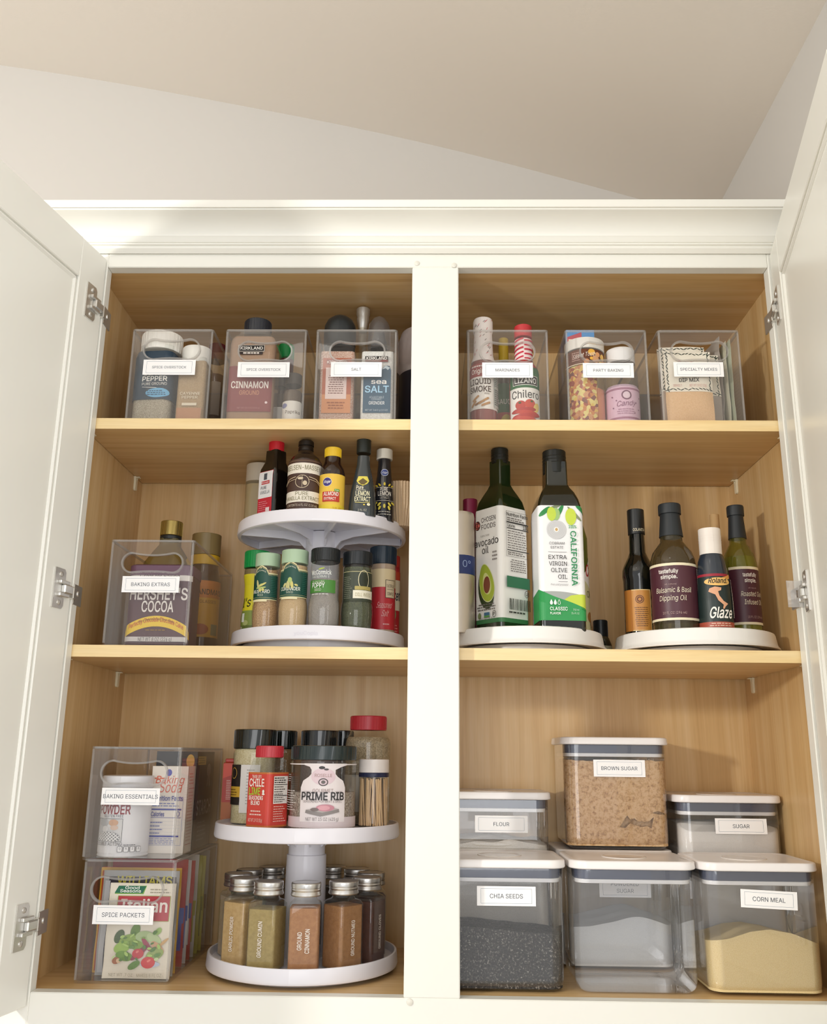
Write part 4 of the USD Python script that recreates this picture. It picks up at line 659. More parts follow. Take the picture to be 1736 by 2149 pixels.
L = Label(B); L.rect(-R * 1.4, H * .08, R * 1.4, H * .74, '#c02a34'); L.rect(-R * 1.4, H * .54, R * 1.4, H * .74, '#e0cda4'); L.rect(R * .05, H * .42, R * .98, H * .62, '#d9c9a8'); L.frame(R * .05, H * .42, R * .98, H * .62, .0008, '#4a3a30'); L.text('TASTEFULLY', R * .52, H * .535, .0046, '#4a3a30', w=R * .75); L.text('SIMPLE', R * .5, H * .45, .0046, '#4a3a30', w=R * .6); L.line([(R * .2, H * .515), (R * .8, H * .515)], .0005, '#4a3a30'); L.text('Seasoned', -R * .05, H * .31, .009, '#e0a8a4', w=R * 1.2, ital=.3); L.text('Salt', 0, H * .22, .009, '#e0a8a4', w=R * .5, ital=.3); L.rows(-R * .2, R * .5, H * .15, H * .12, 1, '#e0a0a0', .9, .5, 'c'); L.build(t)
t, B, R, H = jar('flavor_enhancer_jar', 'red and cream shaker at the right end of the lower spice tray', 'spice jar', 808, 838, 1310, .160, zL, 1168, STRAIGHT, plain('#b3252c', .35), 1, 10, None, None, (.84, 1, 1.0, plain('#b8342c', .4), 0), ucap=842)
L = Label(B); L.rect(-R * 1.4, H * .34, R * 1.4, H * .70, '#ddd2b8'); L.rect(-R * 1.4, H * .70, R * 1.4, H * .80, '#c0452c'); L.text("Ac'cent", R * .1, H * .46, .015, '#2c2a3a', bold=True, w=R * 2.0, ital=.15); L.ell(-R * .1, H * .29, R * .5, H * .07, '#8a8458'); L.rows(-R * .7, R * .7, H * .18, H * .08, 3, '#e08a84', 1, .4, 'c'); L.build(t)

# ---------------------------------------------------------------- right: oils and dressings
zT = Z2 + .0282
t, B, R, H = jar('steel_canister', 'brushed silver canister with navy band, half behind the cabinet stile', 'canister', 925, 997, 1250, .100, zT, 1080, P(0, .97, .01, 1, .97, 1, 1, .96, 1.0005, .1), plain('#c4b8a8', .36, 0, .75), 1, 0)
L = Label(B); L.rect(-R * 1.5, H * .475, R * 1.55, H * .63, '#1b2d66'); L.text("0°", R * .52, H * .53, .010, '#8d9fc4'); L.build(t)
t, B, R, H = jar('oil_bottle', 'slim bottle with magenta top behind the silver canister', 'bottle', 972, 1004, 1250, .212, zT, 1049, P(0, .95, .01, 1, .7, 1, .78, .7, .82, .6), plain('#4a1030', .3), 1, 0, None, None, (.80, 1, .98, plain('#84163f', .4), 0), ucap=990)
OILP = lambda neck: P(0, .97, .010, 1.0, .60, 1.0, .655, .965, .70, .86, .74, .70, .775, .56, .80, neck, .93, neck)
t, B, R, H = jar('avocado_oil_bottle', 'tall dark green square oil bottle with avocado picture on its label', 'oil bottle', 998, 1107, 1200, .106, zT, 944, P(0, .97, .010, 1.0, .62, 1.0, .66, .975, .70, .89, .74, .70, .775, .52, .80, .42, .93, .42), GREENGLASS, .26, -51, None, None, (.915, 1, .46, plain('#141815', .35), 0), r=.0287, ucap=1051)
part(t, 'cap_ring', cat([lidmesh(H * (.925 + .018 * k), H * (.931 + .018 * k), R * .475) for k in range(3)]), plain('#141815', .35))
w = R * .93; L = Label(B); L.rect(-w, H * .072, R * 2.95, H * .655, '#efece6'); L.rect(-w, H * .052, R * 3.0, H * .074, '#3f7a4a')
L.ell(-w * .72, H * 0.5713, .0058, .0072, '#3a2c28'); 
for k in range(6): L.ell(-w * .72 + .0030 * math.cos(k * PI / 3), H * 0.5713 + .0042 * math.sin(k * PI / 3), .0022, .0024, '#d9766a', lv=L.lv + (1 if k == 0 else 0))
L.ell(-w * .72, H * 0.5713, .0012, .0014, '#8a2f2c'); L.text('CHOSEN', w * .18, H * 0.5827, .0072, '#5d5450', w=w * 1.15); L.text('FOODS', w * .18, H * 0.5451, .0072, '#5d5450', w=w * 1.15); L.text('100% PURE', -w * .1, H * 0.5052, .0026, '#8a8480', w=w * .7); L.text('avocado', 0, H * 0.4573, .0105, '#332c2a', w=w * 1.85); L.text('oil', -w * .08, H * 0.4151, .0105, '#332c2a', w=w * .5); L.rows(w * .45, w * .88, H * 0.4231, H * 0.3661, 3, '#8a8480', 1, .4, 'r')
av = lambda s_, dx=0, dy=0: affinity.translate(affinity.rotate(Polygon([(s_ * .0155 * (1 + .18 * math.sin(a_) * -1) * math.cos(a_), s_ * .030 * math.sin(a_)) for a_ in np.linspace(0, 2 * PI, 40, endpoint=False)]), 12), dx, dy)
L.poly(av(1.0, -.002, H * 0.2293), '#33401f'); L.poly(av(.98, .0002, H * 0.2601), '#e4e6b4'); L.poly(av(.94, .0002, H * 0.2601), '#a8b83c'); L.poly(av(.55, .001, H * 0.2555), '#d3d68a'); L.poly(affinity.translate(affinity.scale(Point(0, 0).buffer(1, 12), .0070, .0125), .0012, H * 0.2487), '#7a3d26')
L.rows(-w * .8, w * .8, H * 0.1552, H * 0.1153, 3, '#6d6762', 1, .45, 'c'); L.ell(-w * .55, H * 0.0925, .0034, .0048, '#7d8a5a'); L.rect(-w * .18, H * 0.0811, w * .25, H * 0.1073, '#3d6a8a'); L.rect(-w * .18, H * 0.0811, w * .25, H * 0.0914, '#5d9a4a'); L.ring(w * .62, H * 0.0948, .0040, .0052, .0007, '#2c2826'); L.text('P', w * .62, H * 0.0868, .0048, '#2c2826', bold=True); L.text('25.4 FL OZ (750 mL)', 0, H * 0.0731, .0030, '#5a5450', w=w * 1.1)
u0, u1 = R * 1.22, R * 2.82; L.frame(u0, H * 0.3889, u1, H * 0.6283, .0004, '#4a4644'); L.text('Nutrition Facts', (u0 + u1) / 2, H * 0.6032, .0050, '#2a2624', bold=True, w=(u1 - u0) * .94); L.rows(u0 + .002, u1 - .002, H * 0.5975, H * 0.5747, 2, '#6a6460'); L.rect(u0 + .001, H * 0.5656, u1 - .001, H * 0.5724, '#151312'); L.text('Calories', u0 + .002, H * 0.5451, .0042, '#2a2624', w=.016, al='l', bold=True); L.text('130', u1 - .002, H * 0.5428, .0058, '#2a2624', w=.010, al='r', bold=True); L.rect(u0 + .001, H * 0.5348, u1 - .001, H * 0.5394, '#151312'); L.rows(u0 + .002, u1 - .002, H * 0.5291, H * 0.4288, 8, '#6a6460', 1, .35); L.rect(u0 + .001, H * 0.4197, u1 - .001, H * 0.4242, '#151312'); L.rows(u0 + .002, u1 - .002, H * 0.4151, H * 0.3946, 2, '#6a6460')
L.rows(u0 + .005, u1 - .006, H * 0.3775, H * 0.3091, 6, '#6a6460', 1, .4, 'c'); L.rect(u0 - .001, H * 0.2293, u1 + .001, H * 0.2863, '#1f6a45'); L.ring(u1 - .008, H * 0.2031, .0040, .0050, .0007, '#2c2826'); L.text('U', u1 - .008, H * 0.1957, .0046, '#2c2826', bold=True)
q = random.Random(5); xx = u0 + .003
while xx < u1 - .003: ww = q.choice([.0005, .0008, .0012]); L._add([(xx, H * 0.1153), (xx + ww, H * 0.1153), (xx + ww, H * 0.1723), (xx, H * 0.1723)], np.array([[0, 1, 2], [0, 2, 3]]), '#1d1a19', 40); xx += ww + q.choice([.0006, .0009, .0013])
L.rows(u0 + .002, u1 - .002, H * 0.1096, H * 0.0959, 1, '#4a4644', 1, .6); L.build(t)
t, B, R, H = jar('olive_oil_bottle', 'tall dark square olive oil bottle with white label, olives and green wave', 'oil bottle', 1122, 1221, 1240, .092, zT, 949, P(0, .97, .010, 1.0, .62, 1.0, .67, .96, .71, .88, .75, .74, .78, .58, .80, .50, .93, .48), plain('#16190f', .06, .6), .22, 4, None, None, (.87, 1, .53, plain('#151815', .4), 0), r=.0330, ucap=1164)
part(t, 'cap_ring', cat([lidmesh(H * (.925 + .018 * k), H * (.931 + .018 * k), R * .545) for k in range(3)]), plain('#151815', .35))
w = R * .98; L = Label(B); vt_, vb_ = .665, .057; L.rect(-w * 2.6, H * vb_, w * 2.6, H * vt_, '#f3f3f4'); wave = [(w * s_, H * (.165 - .035 * s_ - .012 * s_ * abs(s_))) for s_ in np.linspace(-1.1, 1.05, 24)]
L.poly([(w * s_, H * (.205 - .010 * s_ - .012 * s_ * s_)) for s_ in np.linspace(-1.1, .7, 20)] + [(w * .7, H * .13), (-w * 1.1, H * .13)], '#a9adaa'); L.poly([(w * .05, H * .165), (w * .35, H * .187), (w * .7, H * .192), (w * 1.05, H * .192), (w * 1.05, H * .09)], '#c9d94a'); L.poly([(-w * 2.4, H * vb_), (w * 1.9, H * vb_), (w * 1.9, H * .10)] + wave[::-1] + [(-w * 2.4, H * .20)], '#2f9a52')
for a_, b_, p_, q_, d_, c_ in ((-.72, .63, .03, .012, 42, '#2f8a48'), (-.05, .63, .034, .011, 62, '#2f8a48'), (.95, .645, .03, .012, -40, '#2f8a48'), (-.28, .655, .03, .008, 20, '#7d8a6a'), (.62, .62, .04, .008, -48, '#8a9270')):
    L.poly(affinity.translate(affinity.rotate(affinity.scale(Point(0, 0).buffer(1, 10), H * p_ * 1.3, H * q_), d_), w * a_, H * b_).intersection(sbox(-w * 1.2, 0, w * 1.2, H * vt_)), c_)
L.ell(-.22 * w, H * .617, R * .18, H * .034, '#9ec27a'); L.ell(-.42 * w, H * .617, R * .20, H * .038, '#c3d84c'); L.ell(.45 * w, H * .604, R * .24, H * .046, '#cadb4a')
L.ell(-.22 * w, H * .532, R * .42, R * .42, '#cfcfd0')
for rr_ in (.35, .27, .2): L.ring(-.22 * w, H * .532, R * rr_, R * rr_, .0002, '#bdbdbf')
L.ell(-.22 * w, H * .532, R * .11, R * .11, '#f6f4f0'); L.ell(-.22 * w, H * .532, R * .06, R * .07, '#c9a468')
L.text('COBRAM', -.22 * w, H * .452, .0036, '#55555a', w=R * .66); L.text('ESTATE', -.22 * w, H * .430, .0036, '#55555a', w=R * .55); L.line([(-.62 * w, H * .412), (.20 * w, H * .412)], .0005, '#77777c')
for k, (s_, ww) in enumerate((('EXTRA', .80), ('VIRGIN', .78), ('OLIVE', .70), ('OIL', .40))): L.text(s_, .20 * w, H * (.374 - .0343 * k), .0060, '#26262b', w=R * ww, al='r')
L.line([(-.2 * w, H * .256), (.20 * w, H * .256)], .0005, '#77777c'); L.text('first cold pressed', .20 * w, H * .236, .0028, '#9a9a9e', w=R * .75, al='r', ital=.3)
L.text('100%', .50 * w, H * .540, .0044, '#2f9a52', w=R * .34, bold=True); L.text('CALIFORNIA', .40 * w, H * .525, .0080, '#2f8a58', w=H * .29, al='l', deg=-90, bold=True)
for k in range(3):
    d_ = affinity.translate(Polygon([(0, .0062), (.0020, .002), (.0021, 0), (.0012, -.0014), (0, -.0018), (-.0012, -.0014), (-.0021, 0), (-.0020, .002)]), w * (-.55 + .17 * k), H * .142); L.poly(d_ if k < 2 else d_.difference(d_.buffer(-.0006)), '#f4f6f2')
L.text('CLASSIC', -.62 * w, H * .107, .0048, '#f4f6f2', bold=True, w=R * .76, al='l'); L.text('FLAVOR', -.62 * w, H * .086, .0032, '#f4f6f2', bold=True, w=R * .46, al='l'); L.text('750 ml', .66 * w, H * .106, .0028, '#cfe4d0', w=R * .26, al='r'); L.text('25.4 FL OZ', .66 * w, H * .088, .0028, '#cfe4d0', w=R * .34, al='r'); L.build(t)
t, B, R, H = jar('olive_oil_bottle', 'pale green plastic oil bottle half hidden behind the white-labelled olive oil', 'oil bottle', 1168, 1237, 1260, .180, zT, 1080, P(0, .94, .02, 1, .80, 1, .9, .8, 1, .5), clear('green_oil', (.35, .42, .06), .35, (.22, .28, .04)), 1, 24, .78, plain('#62701c', .3))
L = Label(B); L.rect(R * .0, H * .07, R * 1.5, H * .52, '#d6cfa0'); L.poly([(R * .1, H * .47), (R * .9, H * .66), (R * 1.5, H * .6), (R * 1.5, H * .46), (R * .8, H * .40)], '#efe8e0'); L.text('Crisco', R * .35, H * .49, .018, '#b8232c', bold=True, w=R * 1.6, al='l', ital=.2, deg=8); L.text('Oil', R * .4, H * .33, .010, '#5a5a2c', w=R * .5, al='l'); L.ell(R * .7, H * .18, R * .3, H * .04, '#a8743c'); L.ell(R * 1.0, H * .13, R * .3, H * .03, '#8a5a2c'); L.rows(R * .2, R * 1.3, H * .06, H * .02, 2, '#e0e0c0'); L.build(t)
for (u0, u1, vt, y, nm) in ((1240, 1284, 1302, .262, 'small dark bottle on the shelf between the two cream turntables'),):
    t, B, R, H = jar('small_bottle', nm, 'bottle', u0, u1, 1350, y, Z2 + .0001, vt, P(0, .95, .03, 1, .45, 1, .6, .75, .66, .6), plain('#262b22', .15, .5), 1, 0, None, None, (.62, 1, .66, plain('#14181b', .4), 24))
    L = Label(B); L.rect(-R * .2, H * .05, R * 1.2, H * .42, '#b5b59c'); L.build(t)
zD = zT
t, B, R, H = jar('vinegar_bottle', 'black vinegar bottle with orange label at the left of the dressing turntable', 'bottle', 1312, 1378, 1290, .140, zD, 1071, P(0, .95, .01, 1, .44, 1, .47, 1.04, .52, 1.02, .56, .92, .62, .66, .66, .52, .88, .48), plain('#0d0f0d', .06, .6), 1, -8, None, None, (.80, 1, .545, plain('#17191a', .4), 0), ucap=1360)
L = Label(B); L.rect(-R * 1.25, H * .05, R * .62, H * .36, '#c98a3e'); L.frame(-R * 1.25, H * .05, R * .62, H * .36, .0013, '#e6c88a'); L.rect(-R * 1.25, H * .05, -R * .6, H * .36, '#b0702c'); L.ring(-R * .1, H * .285, R * .26, R * .26, .0009, '#5a2a18'); L.ring(-R * .1, H * .285, R * .17, R * .17, .0016, '#6a3018'); L.rows(-R * .5, R * .45, H * .23, H * .08, 10, '#7d5228', .92, .38, 'c', 6); L.build(t)
nk = circ([(H * .78, R * .545), (H, R * .545)]); L = Label(nk); L.text('COLAVITA', R * .15, H * .82, .0042, '#d8cdb0', bold=True, w=R * .8); L.build(t, 'neck_print')
BOT = P(0, .95, .01, 1, .50, 1, .56, .97, .62, .86, .67, .66, .70, .52, .72, .49, .80, .47, .92, .40)
def dressing(u0, u1, vb, y, vt, ucap, lab, oil, oc, l1, l2, rz, hz):
    t, B, R, H = jar('dressing_bottle', lab, 'bottle', u0, u1, vb, y, zD, vt, BOT, clear('dressing_glass_' + oc.strip('#'), lin(oil), .22, lin(oc), 1.5), 1, rz, hz, plain(oc, .3), None, ucap=ucap)
    part(t, 'cap', circ([(H * .745, R * .525), (H * .92, R * .43), (H * .922, R * .50), (H * .99, R * .50), (H, R * .47), (H * 1.0005, R * .1)]).mesh(10), plain('#22272b', .5), 35)
    L = Label(B); L.rect(-R * 1.6, H * .09, R * 1.6, H * .515, '#4e2430'); L.rect(-R * 1.6, H * .495, R * 1.6, H * .515, '#efe4c4'); L.rect(-R * 1.6, H * .09, R * 1.6, H * .108, '#efe4c4')
    L.text('tastefully', -R * .38, H * .440, .0056, '#f0e8e0', bold=True, w=R * .85); L.text('simple.', -R * .36, H * .398, .0056, '#f0e8e0', bold=True, w=R * .72); L.text('all natural', -R * .3, H * .35, .0024, '#a88a88', w=R * .5); L.text(l1, -R * .2, H * .295, .0072, '#eadfc8', w=R * 1.55, ital=.12); L.text(l2, -R * .25, H * .235, .0072, '#eadfc8', w=R * 1.15, ital=.12); L.text('10 FL OZ (296 ml)', -R * .2, H * .135, .0036, '#b89a94', w=R * 1.0)
    L.rect(R * 1.05, H * .22, R * 1.35, H * .48, '#b9a6a2'); L.rows(R * 1.07, R * 1.33, H * .475, H * .225, 16, '#4a3a3c', 1, .4); L.build(t)
dressing(1371, 1467, 1290, .088, 1060, 1408, 'dressing bottle with plum label and tall dark cap, in front of the black vinegar', '#b5a984', '#6b6248', 'Balsamic & Basil', 'Dipping Oil', -6, .07)
dressing(1525, 1597, 1290, .125, 1063, 1533, 'dressing bottle with plum label holding green oil, rightmost on its turntable', '#c9c872', '#a3a04e', 'Roasted Garlic', 'Infused Oil', 34, .60)
t, B, R, H = jar('glaze_bottle', 'squeeze bottle of dark glaze with ribbed white cap and Italy map', 'bottle', 1466, 1537, 1290, .072, zD, 1111, P(0, .94, .01, 1, .30, 1, .52, .93, .68, .80, .745, .66, .75, .60), plain('#27303c', .2, .5), 1, 0, None, None, (.745, 1, .66, plain('#efe6dd', .4), 0), ucap=1489)
part(t, 'cap_ring', cat([lidmesh(H * z_, H * (z_ + .008), R * .675) for z_ in (.87, .895, .92)]), plain('#efe6dd', .4))
bl = B; L = Label(B); L.rect(-R * 1.5, H * .015, R * 1.5, H * .54, '#1d2c2a'); L.rect(-R * 1.5, H * .52, R * 1.5, H * .545, '#a02838'); L.rect(-R * 1.5, H * .005, R * 1.5, H * .035, '#232a30'); L.rect(-R * 1.5, H * .045, R * 1.5, H * .095, '#b0503c'); L.rows(-R * .7, R * .8, H * .09, H * .05, 2, '#e8c8b0', 1, .4, 'c'); L.text('Aceto di Modena', R * .1, H * .012, .0030, '#d8d4cc', w=R * 1.2)
L.poly([(R * .1, H * .50), (R * .5, H * .52), (R * .85, H * .545), (R * .85, H * .505), (R * .6, H * .49)], '#e0a050'); L.ell(0, H * .468, R * .78, H * .038, '#efc070'); L.text('Roland.', 0, H * .455, .0070, '#2a2218', w=R * 1.1, ital=.25, bold=True)
L.poly([(-R * .58, H * .375), (-R * .50, H * .405), (-R * .2, H * .42), (R * .15, H * .41), (R * .12, H * .385), (-R * .05, H * .375), (R * .0, H * .335), (R * .22, H * .285), (R * .5, H * .26), (R * .42, H * .25), (R * .32, H * .235), (R * .22, H * .21), (R * .15, H * .215), (R * .2, H * .25), (-R * .08, H * .29), (-R * .22, H * .345), (-R * .42, H * .36)], '#e0a884')
L.text('Glaze', R * .05, H * .13, .0150, '#f6f2ea', w=R * 1.35, ital=.2, bold=True); L.rect(R * .98, H * .14, R * 1.35, H * .50, '#c9cac6'); L.rows(R * 1.0, R * 1.33, H * .495, H * .15, 22, '#4a4c4c', 1, .4); L.build(t)
t, B, R, H = jar('corked_bottle', 'bottle with a wooden stopper hidden behind the green dressing bottle', 'bottle', 1499, 1531, 1290, .205, zD, 1080, P(0, .95, .01, 1, .6, 1, .7, .6, .80, .42), clear('pale_glass', (.7, .62, .4), .3, (.4, .3, .15)), 1, 0, None, None, (.80, 1, .62, plain('#d2ac78', .7), 0), ucap=1513)

# ---------------------------------------------------------------- bottom left: baking bin
zE = .1492 + .0031
t, B, R, H = jar('baking_powder_can', 'pale round baking powder can in the upper stacked bin', 'can', 207, 309, 1780, .0745, zE, 1627, P(0, .98, .012, 1.01, .025, .985, .84, .985, .85, 1.01), plain('#dcdcdf', .3), 1, 0, None, None, (.85, 1, 1.02, plain('#dedde0', .35), 0))
L = Label(B); L.rect(-R * 2.4, H * .05, R * 2.4, H * .84, '#e3e3e6'); L.text('BAKING', -R * .25, H * .62, .0115, '#6a2530', bold=True, w=R * 1.45); L.text('POWDER', -R * .25, H * .525, .0115, '#8a1f2c', bold=True, w=R * 1.45); L.text('GLUTEN FREE', -R * .2, H * .485, .0034, '#5a5a60', w=R * .85); L.rect(-R * 1.0, H * .19, R * .22, H * .47, '#d2d2d2'); L.frame(-R * 1.0, H * .19, R * .22, H * .47, .0005, '#3a3a3e')
for u, v, a, b, c in ((-.62, .42, .28, .05, '#b9bcc0'), (-.15, .42, .2, .04, '#d2a98c'), (-.75, .33, .2, .05, '#c6c9cc'), (-.1, .36, .16, .03, '#d8bfae'), (-.5, .34, .14, .04, '#e0e0e0')): L.ell(R * u, H * v, R * a, H * b, c)
pie = affinity.scale(Point(-R * .35, H * .235).buffer(1, 14), R * .5, H * .075).intersection(sbox(-R * .98, H * .195, R * .2, H * .4)); L.poly(pie, '#8f9094')
for k in range(-3, 4): L.poly(LineString([(-R * .35 + k * R * .14 - R * .3, H * .16), (-R * .35 + k * R * .14 + R * .3, H * .33)]).buffer(.0007).intersection(pie), '#e4e4e4'); L.poly(LineString([(-R * .35 + k * R * .14 + R * .3, H * .16), (-R * .35 + k * R * .14 - R * .3, H * .33)]).buffer(.0007).intersection(pie), '#dcdcdc')
L.text('DOUBLE ACTING', -R * .3, H * .145, .0040, '#44444a', w=R * 1.1)
for k in range(4): L.rect(R * (.1 + .22 * k), H * .065, R * (.28 + .22 * k), H * .135, '#55565c', .001); L.rect(R * (.115 + .22 * k), H * .07, R * (.265 + .22 * k), H * .13, '#e6e6e8', .0008); L.text('0523'[k], R * (.19 + .22 * k), H * .095, .0026, '#3a3a3e')
L.rows(R * .3, R * .85, H * .16, H * .145, 1, '#55565c', 1, .6); L.build(t)
a, b = W(314, 1700, .100), W(390, 1700, .100); w = b[0] - a[0]; h = zz(1608, 355, .100) - zE; d_ = .040
t = thing('baking_soda_box', 'cream baking soda box with red script and blue nutrition panel', 'box', ((a[0] + b[0]) / 2, .100, zE)); part(t, 'carton', bx(-w / 2, w / 2, 0, d_, 0, h, .0006), plain('#e6ded2', .5), False)
L = Label(Flat()); L.rect(-w / 2, 0, w / 2, h, '#ebe4da'); L.ell(-w * .03, h * .925, .0040, .0046, '#4a4fb0'); L.text('Baking', 0, h * .80, .0100, '#dc6a52', w=w * .78, ital=.2); L.text('Soda', .001, h * .695, .0140, '#dc6a52', w=w * .62, ital=.2); L.rows(-w * .42, w * .30, h * .885, h * .83, 1, '#e08a74', .7, .3)
L.frame(-w * .47, h * .09, w * .42, h * .64, .0004, '#8f98c4'); L.text('Nutrition Facts', -w * .02, h * .60, .0060, '#3a4196', w=w * .85, bold=True); L.rows(-w * .43, w * .38, h * .58, h * .525, 2, '#7780b8', 1, .4); L.rect(-w * .44, h * .49, w * .38, h * .507, '#2f3a9c'); L.text('Calories', -w * .44, h * .42, .0058, '#3a4196', w=w * .36, al='l', bold=True); L.text('0', w * .30, h * .42, .0066, '#3a4196'); L.rect(-w * .44, h * .402, w * .38, h * .407, '#2f3a9c')
for k in range(5): L.rect(-w * .44, h * (.362 - .04 * k), w * .38, h * (.363 - .04 * k), '#8f98c4'); L.rows(-w * .44, -w * .1, h * (.362 - .04 * k), h * (.336 - .04 * k), 1, '#6a72ac', 1, .5, seed=k)
L.rect(-w * .44, h * .185, w * .36, h * .202, '#2f3a9c'); L.rows(-w * .44, w * .36, h * .175, h * .10, 4, '#7780b8', 1, .35); L.build(t)
L = Label(Flat((w / 2, 0, 0), (0, 1, 0), (1, 0, 0))); L.rect(0, 0, d_, h, '#ddd2c2'); L.rows(d_ * .15, d_ * .9, h * .93, h * .78, 4, '#d2826e', .8, .35); L.rect(d_ * .1, h * .735, d_ * .9, h * .742, '#b5524a'); L.rows(d_ * .12, d_ * .9, h * .71, h * .12, 16, '#c9a294', .95, .35); L.rect(d_ * .1, h * .09, d_ * .9, h * .096, '#b5524a'); L.build(t)
h2 = zz(1577, 380, .150) - zE; x1 = -.3440; x0 = x1 - .060
t = thing('corn_starch_box', 'black corn starch box with yellow top panel behind the baking soda', 'box', ((x0 + x1) / 2, .150, zE)); part(t, 'carton', bx(-.030, .030, 0, .105, 0, h2, .0006), plain('#2c2a28', .45), False)
L = Label(Flat()); L.rect(-.03, 0, .03, h2, '#26262a'); L.ell(.020, h2 * .90, .006, h2 * .07, '#d8a84a'); L.build(t)
L = Label(Flat((.030, 0, 0), (0, 1, 0), (1, 0, 0))); L.rect(0, 0, .105, h2, '#35302c'); L.rect(.004, h2 * .86, .052, h2 * .95, '#c9a84c'); L.rows(.006, .05, h2 * .94, h2 * .87, 3, '#6a5a2c', 1, .4); L.ell(.072, h2 * .80, .012, h2 * .07, '#9a8a80'); L.poly([(.062, h2 * .62), (.070, h2 * .80), (.076, h2 * .80), (.084, h2 * .62), (.076, h2 * .64), (.073, h2 * .74), (.068, h2 * .64)], '#8a7a6e'); L.text('STARCH', .052, h2 * .34, .020, '#a59c94', bold=True, w=.088); L.rows(.02, .09, h2 * .28, h2 * .06, 5, '#6a625a', .8, .35); L.build(t)

# sachets in the lowest bin
zS = .0031 + .0004
def sachet(u0, u1, vt, vb, y, th, col, lab, seed, lean=0., rough=.3, x=None):
    a, b = W(u0, vt, y), W(u1, vt, y); c, d = W(u0, vb, y), W(u1, vb, y); w = ((b[0] - a[0]) + (d[0] - c[0])) / 2; h = min(a[2] - zS, .1435)
    t = thing('seasoning_sachet', lab, 'sachet', (x if x is not None else (a[0] + b[0] + c[0] + d[0]) / 4, y, zS)); pk = Packet(w, h, th, seed, lean); part(t, 'pouch', pk.mesh(), plain(col, rough), 60); return t, pk, w, h
t, pk, w, h = sachet(222, 362, 1853, 2062, .060, .006, '#e9e0cc', 'cream salad dressing sachet with vegetables, frontmost in the lowest bin', 1, .03)
L = Label(pk); L.rect(-w / 2 + .001, .001, w / 2 - .001, h - .001, '#ece4d2'); L.poly([(-w * .42, h * .885), (-w * .36, h * .965), (w * .06, h * .975), (w * .02, h * .885)], '#7fb04a'); L.poly([(-w * .42, h * .895), (-w * .37, h * .97), (w * .05, h * .97), (w * .005, h * .895)], '#1a6a4c'); L.text('Good', -w * .16, h * .936, .0036, '#f2f4ea', bold=True, w=w * .22); L.text('Seasons', -w * .18, h * .903, .0036, '#f2f4ea', bold=True, w=w * .32); L.rows(w * .12, w * .45, h * .95, h * .89, 2, '#a8a08c', 1, .4)
L.rect(-w * .36, h * .60, w * .44, h * .87, '#a8c070', .001); L.rect(-w * .35, h * .605, w * .43, h * .865, '#b8303c'); L.text('Italian', w * .05, h * .70, .0150, '#f4ece4', bold=True, w=w * .70)
q = random.Random(11)
for u, v, a, b, c, dg in ((-.28, .44, .10, .05, '#3f5a2a', 60), (-.05, .50, .10, .05, '#6a8f3a', 70), (-.15, .40, .13, .06, '#8fb04a', 20), (.10, .44, .14, .06, '#a9c088', 0), (.24, .42, .12, .05, '#bccf9c', -30), (-.22, .33, .13, .06, '#9abf52', 20), (.0, .35, .14, .05, '#7fa03c', -20), (.30, .50, .06, .03, '#9cc06a', 50), (.38, .38, .10, .015, '#d8b07a', 40), (.3, .33, .12, .04, '#d9a884', -40), (-.18, .24, .13, .05, '#6f9a34', -10), (.14, .36, .12, .025, '#a03a52', -50), (.05, .28, .16, .03, '#8f2f4a', 40), (.27, .26, .13, .06, '#9ab060', 20), (-.30, .19, .06, .035, '#a8653c', 20), (-.26, .19, .035, .025, '#e0c09a', 0), (-.02, .15, .10, .035, '#5f8a34', 30), (.22, .16, .14, .03, '#b8c4d8', 0), (.03, .27, .085, .05, '#c2303a', 0), (.19, .18, .10, .06, '#cf2a2c', 0), (.20, .20, .03, .012, '#e87a6a', 30), (.02, .29, .025, .012, '#e07a74', 30)): L.ell(w * u, h * v, w * a, h * b, c, dg)
for k in range(26): L.ell(w * q.uniform(-.36, .36), h * q.uniform(.2, .5), w * q.uniform(.02, .05), h * q.uniform(.008, .02), q.choice(['#4f7a2c', '#a8c86a', '#7da044', '#c8d8a0', '#5d8a38']), q.uniform(0, 180))
L.text('NET WT .7 OZ', -w * .2, h * .035, .0038, '#a8a088', w=w * .36); L.text('MAKES 8 FL OZ', w * .22, h * .035, .0038, '#a8a088', w=w * .36); L.build(t)
t, pk, w, h = sachet(208, 369, 1826, 2055, .076, .006, '#a9a9a8', 'silver edged black chili seasoning sachet with yellow lettering', 2, .02, .22)
L = Label(pk); L.rect(-w * .42, h * .03, w * .46, h * .94, '#2a2530'); L.text('WILLIAMS', w * .05, h * .865, .0105, '#c2b83a', bold=True, w=w * .72); L.ell(-w * .30, h * .62, .004, .005, '#d8c8cc'); L.ell(-w * .3, h * .3, .006, .01, '#b09a7a'); L.ell(-w * .33, h * .22, .006, .009, '#5a7a62'); L.ell(-w * .26, h * .18, .006, .008, '#d0b8b0'); L.rect(-w * .47, h * .03, -w * .40, h * .9, '#c2c2c4'); L.build(t)
t, pk, w, h = sachet(203, 374, 1820, 2050, .091, .006, '#dba92c', 'yellow seasoning sachet standing behind the silver edged one', 3, .015)
L = Label(pk); L.rect(-w * .48, h * .02, -w * .40, h * .97, '#b5502c'); L.rect(w * .3, h * .1, w * .49, h * .8, '#e8b93a'); L.build(t)
t, pk, w, h = sachet(205, 372, 1819, 2052, .106, .007, '#d9583c', 'orange red seasoning sachet showing at the left of the yellow one', 4, .01)
L = Label(pk); L.rect(-w * .45, h * .03, -w * .42, h * .95, '#e8b070'); L.ell(-w * .3, h * .4, w * .06, h * .05, '#b02a30'); L.build(t)
